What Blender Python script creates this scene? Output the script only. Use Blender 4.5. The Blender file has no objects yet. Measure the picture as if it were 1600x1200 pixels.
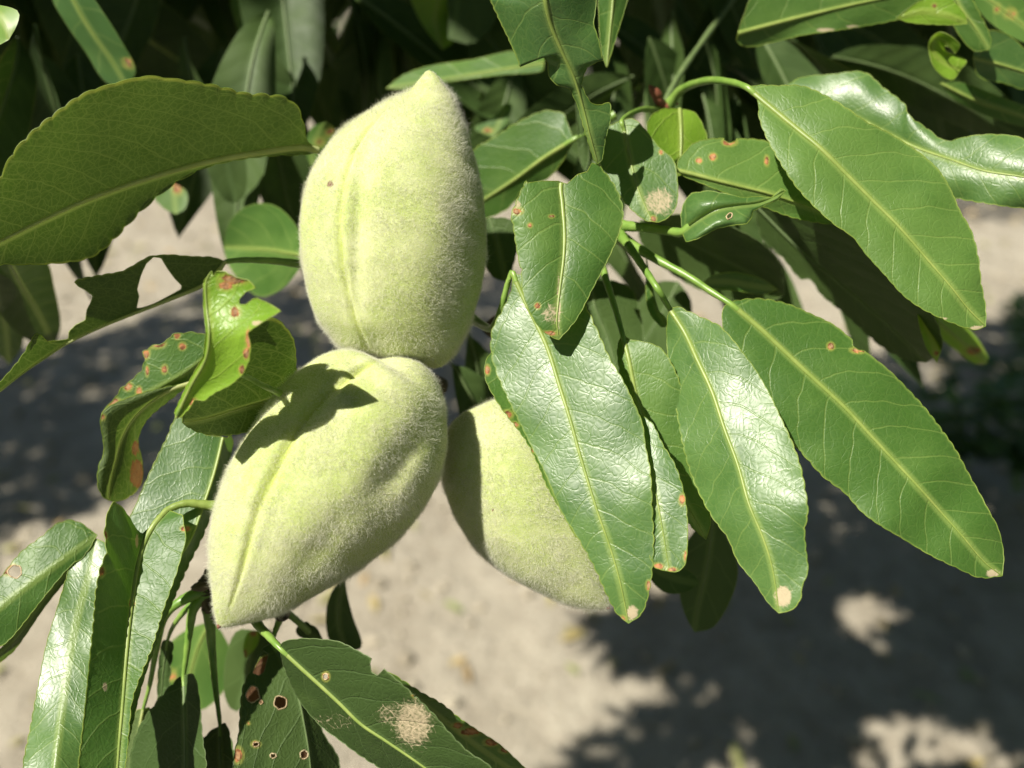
import bpy, math, random
import numpy as np

# ------------------------------------------------------------------ camera, sky, sun, exposure
scene = bpy.context.scene
col = scene.collection
PITCH = math.radians(30.0)            # the phone looks down at the branch
CAM = np.array([0.0, 0.0, 1.35])
RIGHT = np.array([1.0, 0.0, 0.0])
UP = np.array([0.0, math.sin(PITCH), math.cos(PITCH)])
FWD = np.array([0.0, math.cos(PITCH), -math.sin(PITCH)])
FPX = 1290.0                          # focal length in photograph pixels (1600 wide)
D0 = 0.140                            # metres to the plane of the fruit

cd = bpy.data.cameras.new('camera')
cam = bpy.data.objects.new('camera', cd)
col.objects.link(cam)
cam.location = CAM
cam.rotation_euler = (math.pi / 2 - PITCH, 0, 0)
cd.sensor_width = 36.0
cd.lens = 36.0 * FPX / 1600.0
cd.clip_start = 0.005
cd.clip_end = 500.0
cd.dof.use_dof = True
cd.dof.focus_distance = 0.1345
cd.dof.aperture_fstop = cd.lens / 2.35    # a phone's aperture, a little over 2 mm across
scene.camera = cam

SUN_CAM = np.array([-0.50, 0.57, 0.65])   # towards the sun: right, up, back
SUN_CAM /= np.linalg.norm(SUN_CAM)
L = SUN_CAM[0] * RIGHT + SUN_CAM[1] * UP - SUN_CAM[2] * FWD
SUN_EL = math.asin(L[2])
SUN_AZ = math.atan2(L[0], L[1])

world = bpy.data.worlds.new('World')
scene.world = world
world.use_nodes = True
wn = world.node_tree
bg = next(n for n in wn.nodes if n.type == 'BACKGROUND')
sky = wn.nodes.new('ShaderNodeTexSky')
sky.sky_type = 'NISHITA'
sky.sun_disc = False
sky.sun_elevation = SUN_EL
sky.sun_rotation = SUN_AZ % (2 * math.pi)
wn.links.new(sky.outputs[0], bg.inputs[0])
bg.inputs[1].default_value = 0.05

sd = bpy.data.lights.new('sun', 'SUN')
sd.energy = 5.0
sd.angle = math.radians(0.53)
sd.color = (1.0, 0.94, 0.83)
sun = bpy.data.objects.new('sun', sd)
col.objects.link(sun)
sun.rotation_euler = (math.pi / 2 - SUN_EL, 0, math.atan2(L[1], L[0]) + math.pi / 2)

scene.view_settings.view_transform = 'Standard'
scene.view_settings.look = 'None'
scene.view_settings.gamma = 1.0
scene.view_settings.exposure = 0.88
scene.view_settings.use_curve_mapping = False
cy = scene.cycles
cy.max_bounces = 5
cy.diffuse_bounces = 3
cy.glossy_bounces = 2
cy.transmission_bounces = 3
cy.transparent_max_bounces = 4
cy.use_adaptive_sampling = True
cy.adaptive_threshold = 0.015
cy.sample_clamp_indirect = 6.0
cy.use_denoising = True
try:
    cy.denoiser = 'OPENIMAGEDENOISE'
    cy.denoising_input_passes = 'RGB_ALBEDO_NORMAL'
    cy.denoising_prefilter = 'ACCURATE'
except Exception:
    pass

rng = np.random.default_rng(11)
random.seed(11)

# ------------------------------------------------------------------ coordinates
def W(px, py, zmm):
    """photograph pixel + depth (mm behind the fruit plane) -> world point"""
    px = np.asarray(px, float); py = np.asarray(py, float)
    d = D0 + np.asarray(zmm, float) * 1e-3
    x = (px - 800.0) / FPX * d
    y = (600.0 - py) / FPX * d
    return CAM + x[..., None] * RIGHT + y[..., None] * UP + d[..., None] * FWD

def proj(p):
    q = np.asarray(p, float) - CAM
    d = q @ FWD
    dd = np.where(np.abs(d) < 1e-6, 1e-6, d)
    return 800 + FPX * (q @ RIGHT) / dd, 600 - FPX * (q @ UP) / dd, d

def ground_at(px, py):
    v = FWD + (px - 800) / FPX * RIGHT + (600 - py) / FPX * UP
    return CAM + v * (-CAM[2] / v[2])

# ------------------------------------------------------------------ objects
def tag(o, label=None, cat=None, group=None, kind=None):
    if label: o['label'] = label
    if cat: o['category'] = cat
    if group: o['group'] = group
    if kind: o['kind'] = kind
    return o

def empty(name, loc, label=None, cat=None, group=None):
    o = bpy.data.objects.new(name, None)
    o.empty_display_size = 0.01
    o.location = loc
    col.objects.link(o)
    return tag(o, label, cat, group)

ORIGIN = {}
def mesh_obj(name, verts, faces, mat, parent=None, origin=None, smooth=True, uv=None, attrs=None, mats=None, mat_idx=None):
    verts = np.asarray(verts, float)
    if origin is None:
        origin = verts.mean(axis=0)
    origin = np.asarray(origin, float)
    me = bpy.data.meshes.new(name)
    faces = np.asarray(faces)
    nv, nf, k = len(verts), len(faces), faces.shape[1]
    me.vertices.add(nv)
    me.vertices.foreach_set('co', (verts - origin).astype(np.float32).ravel())
    me.loops.add(nf * k)
    me.loops.foreach_set('vertex_index', faces.astype(np.int32).ravel())
    me.polygons.add(nf)
    me.polygons.foreach_set('loop_start', (np.arange(nf) * k).astype(np.int32))
    me.polygons.foreach_set('loop_total', np.full(nf, k, np.int32))
    me.update(calc_edges=True)
    if smooth:
        me.polygons.foreach_set('use_smooth', np.ones(nf, bool))
    if uv is not None:
        l = me.uv_layers.new(name='UVMap')
        l.data.foreach_set('uv', np.asarray(uv)[faces.ravel()].astype(np.float32).ravel())
    for an, av in (attrs or {}).items():
        a = me.attributes.new(an, 'FLOAT', 'POINT')
        a.data.foreach_set('value', np.asarray(av, np.float32))
    for m in (mats or [mat]):
        me.materials.append(m)
    if mat_idx is not None:
        me.polygons.foreach_set('material_index', np.asarray(mat_idx, np.int32))
    me.validate()
    o = bpy.data.objects.new(name, me)
    col.objects.link(o)
    o.location = origin
    if parent is not None:
        set_parent(o, parent, origin)
    else:
        ORIGIN[o.name] = origin
    return o

def set_parent(o, parent, origin):
    o.parent = parent
    po = ORIGIN.get(parent.name)
    if po is None:
        po = np.array(parent.location) if parent.parent is None else None
    o.location = np.asarray(origin) - po
    ORIGIN[o.name] = np.asarray(origin, float)

def catmull(pts, n):
    p = np.asarray(pts, float)
    if len(p) == 2:
        return p[0] + (p[1] - p[0]) * np.linspace(0, 1, n)[:, None]
    seg = np.linalg.norm(np.diff(p[:, :2], axis=0), axis=1) + 1e-6
    s = np.concatenate([[0], np.cumsum(seg)])
    tan = np.empty_like(p)
    tan[1:-1] = (p[2:] - p[:-2]) / (s[2:] - s[:-2])[:, None]
    tan[0] = (p[1] - p[0]) / seg[0]
    tan[-1] = (p[-1] - p[-2]) / seg[-1]
    q = np.linspace(0, s[-1], n)
    i = np.clip(np.searchsorted(s, q, 'right') - 1, 0, len(seg) - 1)
    h = seg[i]; u = ((q - s[i]) / h)[:, None]
    return ((2*u**3 - 3*u**2 + 1) * p[i] + (u**3 - 2*u**2 + u) * h[:, None] * tan[i]
            + (-2*u**3 + 3*u**2) * p[i+1] + (u**3 - u**2) * h[:, None] * tan[i+1])

def tube(points, radii, sides=7, flat=None):
    """swept tube through world points; flat = (direction, factor) squashes it along a direction"""
    P = np.asarray(points, float); n = len(P)
    R = np.broadcast_to(np.asarray(radii, float), (n,))
    T = np.gradient(P, axis=0)
    T /= np.linalg.norm(T, axis=1)[:, None] + 1e-12
    ref = np.array([0.31, 0.22, 0.93])
    if abs(T.mean(axis=0) @ ref) > 0.85:
        ref = np.array([0.9, 0.4, 0.1])
    N = np.cross(T, ref); N /= np.linalg.norm(N, axis=1)[:, None] + 1e-12
    B = np.cross(T, N)
    a = np.linspace(0, 2*np.pi, sides, endpoint=False)
    off = R[:, None, None] * (np.cos(a)[None, :, None] * N[:, None, :] + np.sin(a)[None, :, None] * B[:, None, :])
    if flat is not None:
        d, f = flat
        off = off - (1 - f) * (off @ d)[..., None] * d
    V = (P[:, None, :] + off).reshape(-1, 3)
    i = np.arange(n - 1)[:, None] * sides; j = np.arange(sides)[None, :]; j2 = (j + 1) % sides
    F = np.stack([i + j, i + j2, i + sides + j2, i + sides + j], -1).reshape(-1, 4)
    return V, F

def join(parts):
    Vs, Fs, o = [], [], 0
    for V, F in parts:
        Vs.append(V); Fs.append(np.asarray(F) + o); o += len(V)
    return np.vstack(Vs), np.vstack(Fs)

# ------------------------------------------------------------------ materials
class Mat:
    def __init__(s, name):
        s.m = bpy.data.materials.new(name)
        s.m.use_nodes = True
        s.t = s.m.node_tree
        s.t.nodes.clear()
        s.out = s.t.nodes.new('ShaderNodeOutputMaterial')
    def n(s, kind, **kw):
        nd = s.t.nodes.new('ShaderNode' + kind)
        for k, v in kw.items():
            if k.startswith('_'):
                setattr(nd, k[1:], v)
        for k, v in kw.items():
            if k.startswith('_'):
                continue
            key = k.replace('__', ' ')
            inp = nd.inputs[int(key[1:])] if key[0] == 'i' and key[1:].isdigit() else nd.inputs[key]
            s.set(inp, v)
        return nd
    def set(s, inp, v):
        if isinstance(v, bpy.types.NodeSocket):
            s.t.links.new(v, inp)
        elif isinstance(v, bpy.types.Node):
            s.t.links.new(v.outputs[0], inp)
        else:
            if hasattr(inp.default_value, '__len__') and len(inp.default_value) == 4 and len(v) == 3:
                v = (*v, 1.0)
            inp.default_value = v
    def math(s, op, a, b=0.0, c=0.0):
        return s.n('Math', _operation=op, i0=a, i1=b, i2=c).outputs[0]
    def step(s, x, a, b, to0=0.0, to1=1.0):
        nd = s.n('MapRange', _interpolation_type='SMOOTHSTEP', i0=x, i1=a, i2=b, i3=to0, i4=to1)
        return nd.outputs[0]
    def mix(s, f, a, b):
        nd = s.t.nodes.new('ShaderNodeMix'); nd.data_type = 'RGBA'
        s.set(nd.inputs[0], f); s.set(nd.inputs[6], a); s.set(nd.inputs[7], b)
        return nd.outputs[2]
    def noise(s, vec, scale, detail=2.0, rough=0.5, dist=0.0):
        return s.n('TexNoise', Vector=vec, Scale=scale, Detail=detail, Roughness=rough, Distortion=dist).outputs[0]
    def surface(s, sh):
        s.set(s.out.inputs['Surface'], sh)
        return s.m

def leaf_material(name, dark, light, vein, through, trans, rough, bump, retic=1.0, spec=0.5, gleam=0.0, cheap=False):
    k = Mat(name)
    uv = k.n('UVMap').outputs[0]
    sep = k.n('SeparateXYZ', i0=uv)
    u, v = sep.outputs[0], sep.outputs[1]
    av = k.math('ABSOLUTE', v)
    info = k.n('ObjectInfo')
    rnd = info.outputs['Random']
    shift = k.n('CombineXYZ', i0=k.math('MULTIPLY', rnd, 300.0), i1=k.math('MULTIPLY', rnd, 170.0), i2=0.0)
    vec = k.n('VectorMath', _operation='ADD', i0=uv, i1=shift).outputs[0]
    wob = k.noise(vec, 0.13, 2.0)
    side = k.math('MULTIPLY', k.math('GREATER_THAN', v, 0.0), 0.43)
    ph = k.math('SUBTRACT', u, k.math('MULTIPLY', av, 0.62))
    ph = k.math('SUBTRACT', ph, k.math('MULTIPLY', k.math('MULTIPLY', av, av), 0.035))
    ph = k.math('ADD', k.math('MULTIPLY', ph, 1 / 6.2), k.math('MULTIPLY', wob, 0.6))
    ph = k.math('FRACT', k.math('ADD', ph, side))
    dist = k.math('MULTIPLY', k.math('ABSOLUTE', k.math('SUBTRACT', ph, 0.5)), 6.2)
    sec = k.step(dist, 0.07, 0.26, 1.0, 0.0)
    quilt = k.step(dist, 0.0, 3.1)
    warp = k.n('TexNoise', Vector=vec, Scale=0.35, Detail=1.0)
    wv = k.n('VectorMath', _operation='MULTIPLY_ADD', i0=warp.outputs[1], i1=(2.2, 2.2, 0), i2=vec).outputs[0]
    flat = k.n('VectorMath', _operation='MULTIPLY', i0=wv, i1=(1, 1, 0)).outputs[0]
    def cells(scale, a, b):
        if cheap:
            return 0.0, 0.2
        vo = k.n('TexVoronoi', _feature='DISTANCE_TO_EDGE', _voronoi_dimensions='2D', Vector=flat, Scale=scale)
        return k.step(vo.outputs['Distance'], a, b, 1.0, 0.0), vo.outputs['Distance']
    ter, terd = cells(0.52, 0.01, 0.07)
    fine, fined = cells(1.05, 0.0, 0.14)
    grain = 0.5 if cheap else k.noise(vec, 5.0, 2.0, 0.65)
    blotch = k.noise(vec, 0.09, 3.0, 0.55)
    # colour
    base = k.mix(k.step(k.math('ADD', blotch, k.math('MULTIPLY', k.math('SUBTRACT', rnd, 0.5), 0.35)), 0.3, 0.7), dark, light)
    base = k.mix(k.math('MULTIPLY', k.math('SUBTRACT', grain, 0.3), 0.35), base, light)
    vf = k.math('MAXIMUM', k.math('MULTIPLY', sec, 0.25), k.math('MAXIMUM', k.math('MULTIPLY', ter, 0.10 * retic), k.math('MULTIPLY', fine, 0.07 * retic)))
    near_mid = k.step(av, 0.35, 1.1, 0.45, 0.0)
    vf = k.math('MAXIMUM', vf, near_mid)
    base = k.mix(vf, base, vein)
    ed = k.n('Attribute', _attribute_name='edge').outputs['Fac']
    edge = k.step(ed, 0.955, 1.0)
    base = k.mix(k.math('MULTIPLY', edge, 0.35), base, vein)
    rust = k.n('Attribute', _attribute_name='rust').outputs['Fac']
    pale = k.n('Attribute', _attribute_name='pale').outputs['Fac']
    sp_n = k.noise(vec, 0.95, 4.0, 0.65)
    rmask = k.step(k.math('SUBTRACT', rust, k.math('MULTIPLY', sp_n, 1.3)), -0.06, 0.16)
    halo = k.step(rust, 0.05, 0.5)
    base = k.mix(k.math('MULTIPLY', halo, 0.5), base, (0.33, 0.33, 0.07))
    rcol = k.mix(k.step(k.noise(vec, 0.9, 2.0), 0.38, 0.62), (0.13, 0.045, 0.018), (0.47, 0.20, 0.075))
    rcol = k.mix(k.step(k.math('SUBTRACT', rust, k.math('MULTIPLY', k.noise(vec, 0.6, 2.0), 0.5)), 0.62, 0.85, 0.0, 0.75), rcol, (0.46, 0.31, 0.17))
    base = k.mix(rmask, base, rcol)
    dn = k.math('ADD', k.math('MULTIPLY', k.noise(vec, 1.9, 5.0, 0.75), 1.05), k.math('MULTIPLY', ter, -0.16))
    pmask = k.step(k.math('SUBTRACT', pale, dn), 0.05, 0.40)
    base = k.mix(k.math('MULTIPLY', pmask, 0.88), base, (0.50, 0.41, 0.27))
    # relief
    h = k.math('ADD', k.math('MULTIPLY', sec, -1.0), k.math('MULTIPLY', ter, -0.4))
    h = k.math('ADD', h, k.math('MULTIPLY', k.step(fined, 0.0, 0.35), 0.42))
    h = k.math('ADD', h, k.math('MULTIPLY', quilt, 1.2))
    h = k.math('ADD', h, k.math('MULTIPLY', grain, 0.22))
    bp = k.n('Bump', Strength=1.0, Distance=bump, Height=quilt if cheap else h)
    rr = k.math('ADD', k.math('MULTIPLY', k.noise(vec, 0.25, 2.0), 0.24), rough - 0.12)
    rr = k.mix(k.math('MAXIMUM', pmask, rmask), k.n('CombineColor', i0=rr, i1=rr, i2=rr), (0.85, 0.85, 0.85))
    pr = k.n('BsdfPrincipled', Base__Color=base, Roughness=rr, Normal=bp)
    pr.inputs['Specular IOR Level'].default_value = spec
    if gleam:
        pr.inputs['Coat Weight'].default_value = gleam
        pr.inputs['Coat Roughness'].default_value = 0.22
        k.set(pr.inputs['Coat Normal'], bp)
    tcol = k.mix(k.math('MINIMUM', k.math('MULTIPLY', vf, 1.5), 0.8), through, (0.40, 0.50, 0.10))
    tcol = k.mix(k.math('MULTIPLY', edge, 0.8), tcol, (0.75, 0.8, 0.12))
    tcol = k.mix(k.math('MAXIMUM', rmask, pmask), tcol, (0.30, 0.15, 0.05))
    tr = k.n('BsdfTranslucent', Color=tcol)
    return k.surface(k.n('MixShader', i0=trans, i1=pr, i2=tr))

GREEN_D, GREEN_L = (0.045, 0.110, 0.018), (0.090, 0.172, 0.034)
VEIN = (0.25, 0.34, 0.085)
MAT = {}
KINDS = {
    'upper': dict(dark=GREEN_D, light=GREEN_L, vein=VEIN, through=(0.18, 0.38, 0.025), trans=0.20, rough=0.46, bump=0.00004, retic=0.6, spec=0.42),
    'glossy': dict(dark=(0.042, 0.106, 0.022), light=(0.082, 0.162, 0.040), vein=VEIN, through=(0.16, 0.36, 0.025), trans=0.20, rough=0.41, bump=0.000030, retic=1.0, spec=0.62),
    'under': dict(dark=(0.046, 0.076, 0.022), light=(0.078, 0.116, 0.036), vein=(0.20, 0.28, 0.09), through=(0.095, 0.19, 0.016), trans=0.23, rough=0.62, bump=0.00007, retic=2.2, spec=0.3),
    'young': dict(dark=(0.12, 0.24, 0.018), light=(0.20, 0.34, 0.030), vein=(0.34, 0.42, 0.09), through=(0.36, 0.60, 0.03), trans=0.34, rough=0.42, bump=0.00006, retic=0.6),
    'dry': dict(dark=(0.085, 0.040, 0.020), light=(0.19, 0.105, 0.055), vein=(0.26, 0.17, 0.10), through=(0.30, 0.13, 0.05), trans=0.2, rough=0.75, bump=0.00012, retic=1.0, spec=0.2),
    'dull': dict(dark=(0.032, 0.062, 0.013), light=(0.055, 0.095, 0.022), vein=(0.09, 0.15, 0.05), through=(0.05, 0.11, 0.010), trans=0.10, rough=0.6, bump=0.00006, retic=0.8, spec=0.3),  # darkened leaf green, shade painted into the colour
}
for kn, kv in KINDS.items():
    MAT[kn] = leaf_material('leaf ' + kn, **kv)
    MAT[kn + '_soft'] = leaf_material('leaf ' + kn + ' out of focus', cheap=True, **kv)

def plain(name, c1, c2, scale, rough=0.5, trans=0.0, tcol=None, bump=0.0, spec=0.5, sss=0.0):
    k = Mat(name)
    co = k.n('TexCoord').outputs['Object']
    nz = k.noise(co, scale, 4.0, 0.6)
    c = k.mix(k.step(nz, 0.3, 0.7), c1, c2)
    pr = k.n('BsdfPrincipled', Base__Color=c, Roughness=rough)
    pr.inputs['Specular IOR Level'].default_value = spec
    if sss:
        pr.inputs['Subsurface Weight'].default_value = sss
        pr.inputs['Subsurface Radius'].default_value = (1.0, 0.8, 0.25)
        pr.inputs['Subsurface Scale'].default_value = 0.0012
    if bump:
        k.set(pr.inputs['Normal'], k.n('Bump', Strength=1.0, Distance=bump, Height=nz))
    if trans:
        return k.surface(k.n('MixShader', i0=trans, i1=pr, i2=k.n('BsdfTranslucent', Color=tcol)))
    return k.surface(pr)

MAT['midrib'] = plain('leaf midrib', (0.19, 0.27, 0.055), (0.27, 0.34, 0.085), 300, 0.42, 0.15, (0.5, 0.6, 0.1), 0.00005)
MAT['midrib_under'] = plain('leaf midrib under', (0.44, 0.50, 0.20), (0.54, 0.58, 0.27), 300, 0.5, 0.40, (0.75, 0.8, 0.25), 0.00005)
MAT['midrib_shade'] = plain('leaf midrib shaded', (0.085, 0.13, 0.045), (0.12, 0.17, 0.06), 300, 0.55)  # midrib colour darkened to paint in the shade
MAT['petiole'] = plain('leaf stalk', (0.12, 0.23, 0.035), (0.22, 0.34, 0.07), 200, 0.36, 0.10, (0.4, 0.6, 0.1), 0.00006)
MAT['margin'] = plain('leaf margin', (0.13, 0.22, 0.035), (0.27, 0.35, 0.07), 250, 0.45, 0.35, (0.7, 0.8, 0.15))
MAT['rim'] = plain('dry hole rim', (0.40, 0.27, 0.14), (0.58, 0.48, 0.30), 400, 0.7, 0.2, (0.5, 0.35, 0.15))
MAT['twig'] = plain('twig bark', (0.050, 0.036, 0.024), (0.13, 0.095, 0.065), 260, 0.85, bump=0.0006)
MAT['bud'] = plain('bud scale', (0.16, 0.045, 0.025), (0.30, 0.11, 0.06), 400, 0.6, bump=0.0002)
MAT['bark'] = plain('tree bark', (0.045, 0.036, 0.028), (0.12, 0.10, 0.08), 22, 0.9, bump=0.012)

# ------------------------------------------------------------------ leaf builder
def inside(px, py, poly):
    poly = np.asarray(poly, float)
    r = np.zeros(np.shape(px), bool)
    x0, y0 = poly[-1]
    for x1, y1 in poly:
        c = ((y1 > py) != (y0 > py)) & (px < (x0 - x1) * (py - y1) / (y0 - y1 + 1e-12) + x1)
        r ^= c
        x0, y0 = x1, y1
    return r

def nearest_on(px, py, poly):
    poly = np.asarray(poly, float)
    best = np.full(len(px), 1e9); bx = px.copy(); by = py.copy()
    for a, b in zip(poly, np.roll(poly, -1, axis=0)):
        d = b - a
        t = np.clip(((px - a[0]) * d[0] + (py - a[1]) * d[1]) / (d @ d + 1e-12), 0, 1)
        qx, qy = a[0] + t * d[0], a[1] + t * d[1]
        e = (qx - px) ** 2 + (qy - py) ** 2
        m = e < best
        best[m] = e[m]; bx[m] = qx[m]; by[m] = qy[m]
    return bx, by, np.sqrt(best)

def blob(x, y, rx, ry=None, n=14, jag=0.16, seed=0):
    """an uneven round hole outline in photograph pixels"""
    r = np.random.default_rng(int(x * 7 + y * 13) + seed)
    ry = ry or rx
    a = np.linspace(0, 2 * np.pi, n, endpoint=False)
    k = 1 + jag * r.uniform(-1, 1, n)
    return [(x + rx * k[i] * math.cos(a[i]), y + ry * k[i] * math.sin(a[i])) for i in range(n)]

def resample_edge(pts, base, tip, n, lin):
    p = [tuple(q[:2]) for q in pts]
    pins = [q[2] if len(q) > 2 else None for q in pts]
    if math.dist(p[0], base) > 2: p.insert(0, tuple(base)); pins.insert(0, None)
    if math.dist(p[-1], tip) > 2: p.append(tuple(tip)); pins.append(None)
    pins[0], pins[-1] = 0.0, 1.0
    p = np.array(p, float)
    dense = 40
    if lin:
        q = np.concatenate([p[i] + (p[i+1] - p[i]) * np.linspace(0, 1, dense, endpoint=False)[:, None] for i in range(len(p) - 1)] + [p[-1:]])
    else:
        seg = np.linalg.norm(np.diff(p, axis=0), axis=1) + 1e-6
        s = np.concatenate([[0], np.cumsum(seg)])
        tan = np.empty_like(p)
        tan[1:-1] = (p[2:] - p[:-2]) / (s[2:] - s[:-2])[:, None]
        tan[0] = (p[1] - p[0]) / seg[0]; tan[-1] = (p[-1] - p[-2]) / seg[-1]
        out = []
        for i in range(len(p) - 1):
            u = np.linspace(0, 1, dense, endpoint=False)[:, None]; h = seg[i]
            out.append((2*u**3 - 3*u**2 + 1) * p[i] + (u**3 - 2*u**2 + u) * h * tan[i] + (-2*u**3 + 3*u**2) * p[i+1] + (u**3 - u**2) * h * tan[i+1])
        q = np.concatenate(out + [p[-1:]])
    arc = np.concatenate([[0], np.cumsum(np.linalg.norm(np.diff(q, axis=0), axis=1))])
    ka = [arc[i * dense] for i in range(len(p)) if pins[i] is not None]
    kt = [t for t in pins if t is not None]
    t = np.interp(arc, ka, kt)
    tt = np.linspace(0, 1, n)
    ai = np.interp(tt, t, arc)
    return np.stack([np.interp(ai, arc, q[:, 0]), np.interp(ai, arc, q[:, 1])], -1), ai

LEAF_N = 0
def leaf(parent, mid, A, B, za=0.0, zb=0.0, mat='upper', cam=0.0, ser=(2.2, 21.0), cuts=(), rust=(), pale=(),
         pet=None, rib=0.40, rib_mat=None, petr=0.62, lin=False, lo=False, wave=0.5, curl=(0, 0), label=None, seed=None, bow=0.0, pet_mat='petiole'):
    global LEAF_N
    LEAF_N += 1
    r = np.random.default_rng(LEAF_N * 31 + 5 if seed is None else seed)
    mid = np.asarray(mid, float)
    length = np.linalg.norm(np.diff(mid[:, :2], axis=0), axis=1).sum()
    step = 8.0 if lo else 2.7
    nt = int(np.clip(length / step, 14, 260))
    M = catmull(mid, nt)
    if bow:
        M[:, 2] += bow * 4 * np.linspace(0, 1, nt) * (1 - np.linspace(0, 1, nt))
    sides = []
    mm = D0 / FPX * 1000.0
    zs = 1 + M[:, 2] / (D0 * 1000)
    uu = np.concatenate([[0], np.cumsum(np.linalg.norm(np.diff(np.c_[M[:, :2] * mm, M[:, 2]], axis=0), axis=1))])
    for k, (E, ze) in enumerate(((A, za), (B, zb))):
        e, arc = resample_edge(E, mid[0, :2], mid[-1, :2], nt, lin)
        e0 = e
        d = e - M[:, :2]
        w = np.linalg.norm(d, axis=1)
        wn_ = w / max(w.max(), 1e-6)
        if ser[0] and not lo:
            x = arc / ser[1] + r.uniform() + 0.35 * np.sin(arc / 47.0 + r.uniform(0, 6))
            f = x - np.floor(x)
            tooth = (1 - np.abs(2 * f ** 0.8 - 1) ** 2.2) - 0.6
            fade = np.clip(np.minimum(arc, arc[-1] - arc) / 25.0, 0, 1)
            tan = np.gradient(e, axis=0)
            nrm = np.stack([tan[:, 1], -tan[:, 0]], -1)
            nrm /= np.linalg.norm(nrm, axis=1)[:, None] + 1e-9
            sg = np.sign((nrm * d).sum(1)); sg[sg == 0] = 1
            ampn = 1 + 0.45 * np.sin(arc / 61.0 + r.uniform(0, 6))
            e = e + nrm * (sg * ser[0] * tooth * fade * ampn)[:, None]
        sides.append((e0, e, w, wn_, ze, curl[k]))
    hw = max(s[2].max() for s in sides)
    ns = int(np.clip(hw / (9.0 if lo else 3.3), 4, 42))
    S = np.linspace(0, 1, ns + 1)
    cols_px, cols_z, cols_v, cols_e = [], [], [], []
    ph = r.uniform(0, 6.28, 8)
    t = np.linspace(0, 1, nt)
    for k, (e0, e, w, wn_, ze, cu) in enumerate(sides):
        rngS = S[::-1] if k == 0 else S[1:]
        zedge = ze if not callable(ze) else ze(t)
        w3 = np.sqrt((w * mm * zs) ** 2 + (zedge * wn_) ** 2)
        for s in rngS:
            p = M[:, :2] + (e0 - M[:, :2]) * s + (e - e0) * max(0.0, (s - 0.8) / 0.2) ** 1.3
            z = M[:, 2] + wn_ * (zedge * s + cam * 4 * s * (1 - s) + cu * s ** 3)
            sx = s * (1 if k else -1)
            z = z + wave * wn_ * s * (0.55 * np.sin(uu / 4.6 + ph[k]) + 0.45 * np.sin(uu / 2.3 + 2.1 * s + ph[2 + k]) * s + 0.5 * np.sin(uu / 9.0 + sx + ph[4]))
            cols_px.append(p); cols_z.append(z); cols_v.append(w3 * sx); cols_e.append(np.full(nt, s))
    nc = len(cols_px)
    PX = np.stack(cols_px, 1); Z = np.stack(cols_z, 1); V = np.stack(cols_v, 1); Ed = np.stack(cols_e, 1)
    X, Y = PX[..., 0].ravel(), PX[..., 1].ravel()
    Z = Z.ravel(); UV = np.stack([np.repeat(uu, nc), V.ravel()], -1); Ed = Ed.ravel()
    i = np.arange(nt - 1)[:, None] * nc; j = np.arange(nc - 1)[None, :]
    F = np.stack([i + j, i + j + 1, i + nc + j + 1, i + nc + j], -1).reshape(-1, 4)
    palev = np.zeros(len(X)); rustv = np.zeros(len(X))
    for c in cuts:
        pol = c
        cx, cyy = X[F].mean(1), Y[F].mean(1)
        dead = inside(cx, cyy, pol)
        if not dead.any():
            continue
        vd = np.zeros(len(X), bool); vd[F[dead].ravel()] = True
        vk = np.zeros(len(X), bool); vk[F[~dead].ravel()] = True
        F = F[~dead]
        bd = np.where(vd & vk)[0]
        bx, by, _ = nearest_on(X[bd], Y[bd], pol)
        X[bd] = bx; Y[bd] = by
        Ed[bd] = 1.0
        _, _, dist = nearest_on(X, Y, pol)
        palev = np.maximum(palev, np.clip(1.0 - dist / 6.0, 0, 1) * 0.62)
    for (sx, sy, rx, *ry) in rust:
        ry = ry[0] if ry else rx
        q = np.sqrt(((X - sx) / rx) ** 2 + ((Y - sy) / ry) ** 2)
        rustv = np.maximum(rustv, np.clip(1.55 - q, 0, 1))
    for (sx, sy, rx, *ry) in pale:
        st_ = ry[1] if len(ry) > 1 else 1.0
        ry = ry[0] if ry else rx
        q = np.sqrt(((X - sx) / rx) ** 2 + ((Y - sy) / ry) ** 2)
        palev = np.maximum(palev, np.clip(1.5 - q, 0, 1) * st_)
    used = np.zeros(len(X), bool); used[F.ravel()] = True
    re = np.cumsum(used) - 1
    F = re[F]
    X, Y, Z, UV, Ed, palev, rustv = (q[used] for q in (X, Y, Z, UV, Ed, palev, rustv))
    P = W(X, Y, Z)
    org = W(*mid[0])
    o = mesh_obj('leaf', P, F, MAT[mat + '_soft' if lo else mat], parent, org, uv=UV, attrs={'rust': rustv, 'pale': palev, 'edge': Ed})
    if label: o['label'] = label
    # midrib, a raised tapering tube along the fold
    if rib:
        Pm = W(M[:, 0], M[:, 1], M[:, 2])
        if cuts:
            keep = np.ones(nt, bool)
            for c in cuts:
                keep &= ~inside(M[:, 0], M[:, 1], c)
            ii = np.where(keep)[0]
            if len(ii) > 4:
                gap = np.where(np.diff(ii) > 1)[0]
                runs = np.split(ii, gap + 1)
                ii = max(runs, key=len)
                Pm = Pm[ii]; tm = t[ii]
            else:
                tm = t
        else:
            tm = t
        Pm = Pm - FWD * rib * 1e-3 * (0.95 if mat == 'under' else 0.2)
        Pm = Pm[::2] if len(Pm) > 20 else Pm
        tm = tm[::2] if len(tm) > 20 else tm
        rad = rib * 1e-3 * (1 - 0.80 * tm)
        rad[-1] = 1e-5
        Vv, Fv = tube(Pm, rad, 8, flat=(FWD, 0.62))
        mesh_obj('midrib', Vv, Fv, MAT[rib_mat or {'under': 'midrib_under', 'dull': 'midrib_shade'}.get(mat, 'midrib')], o, org)
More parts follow.
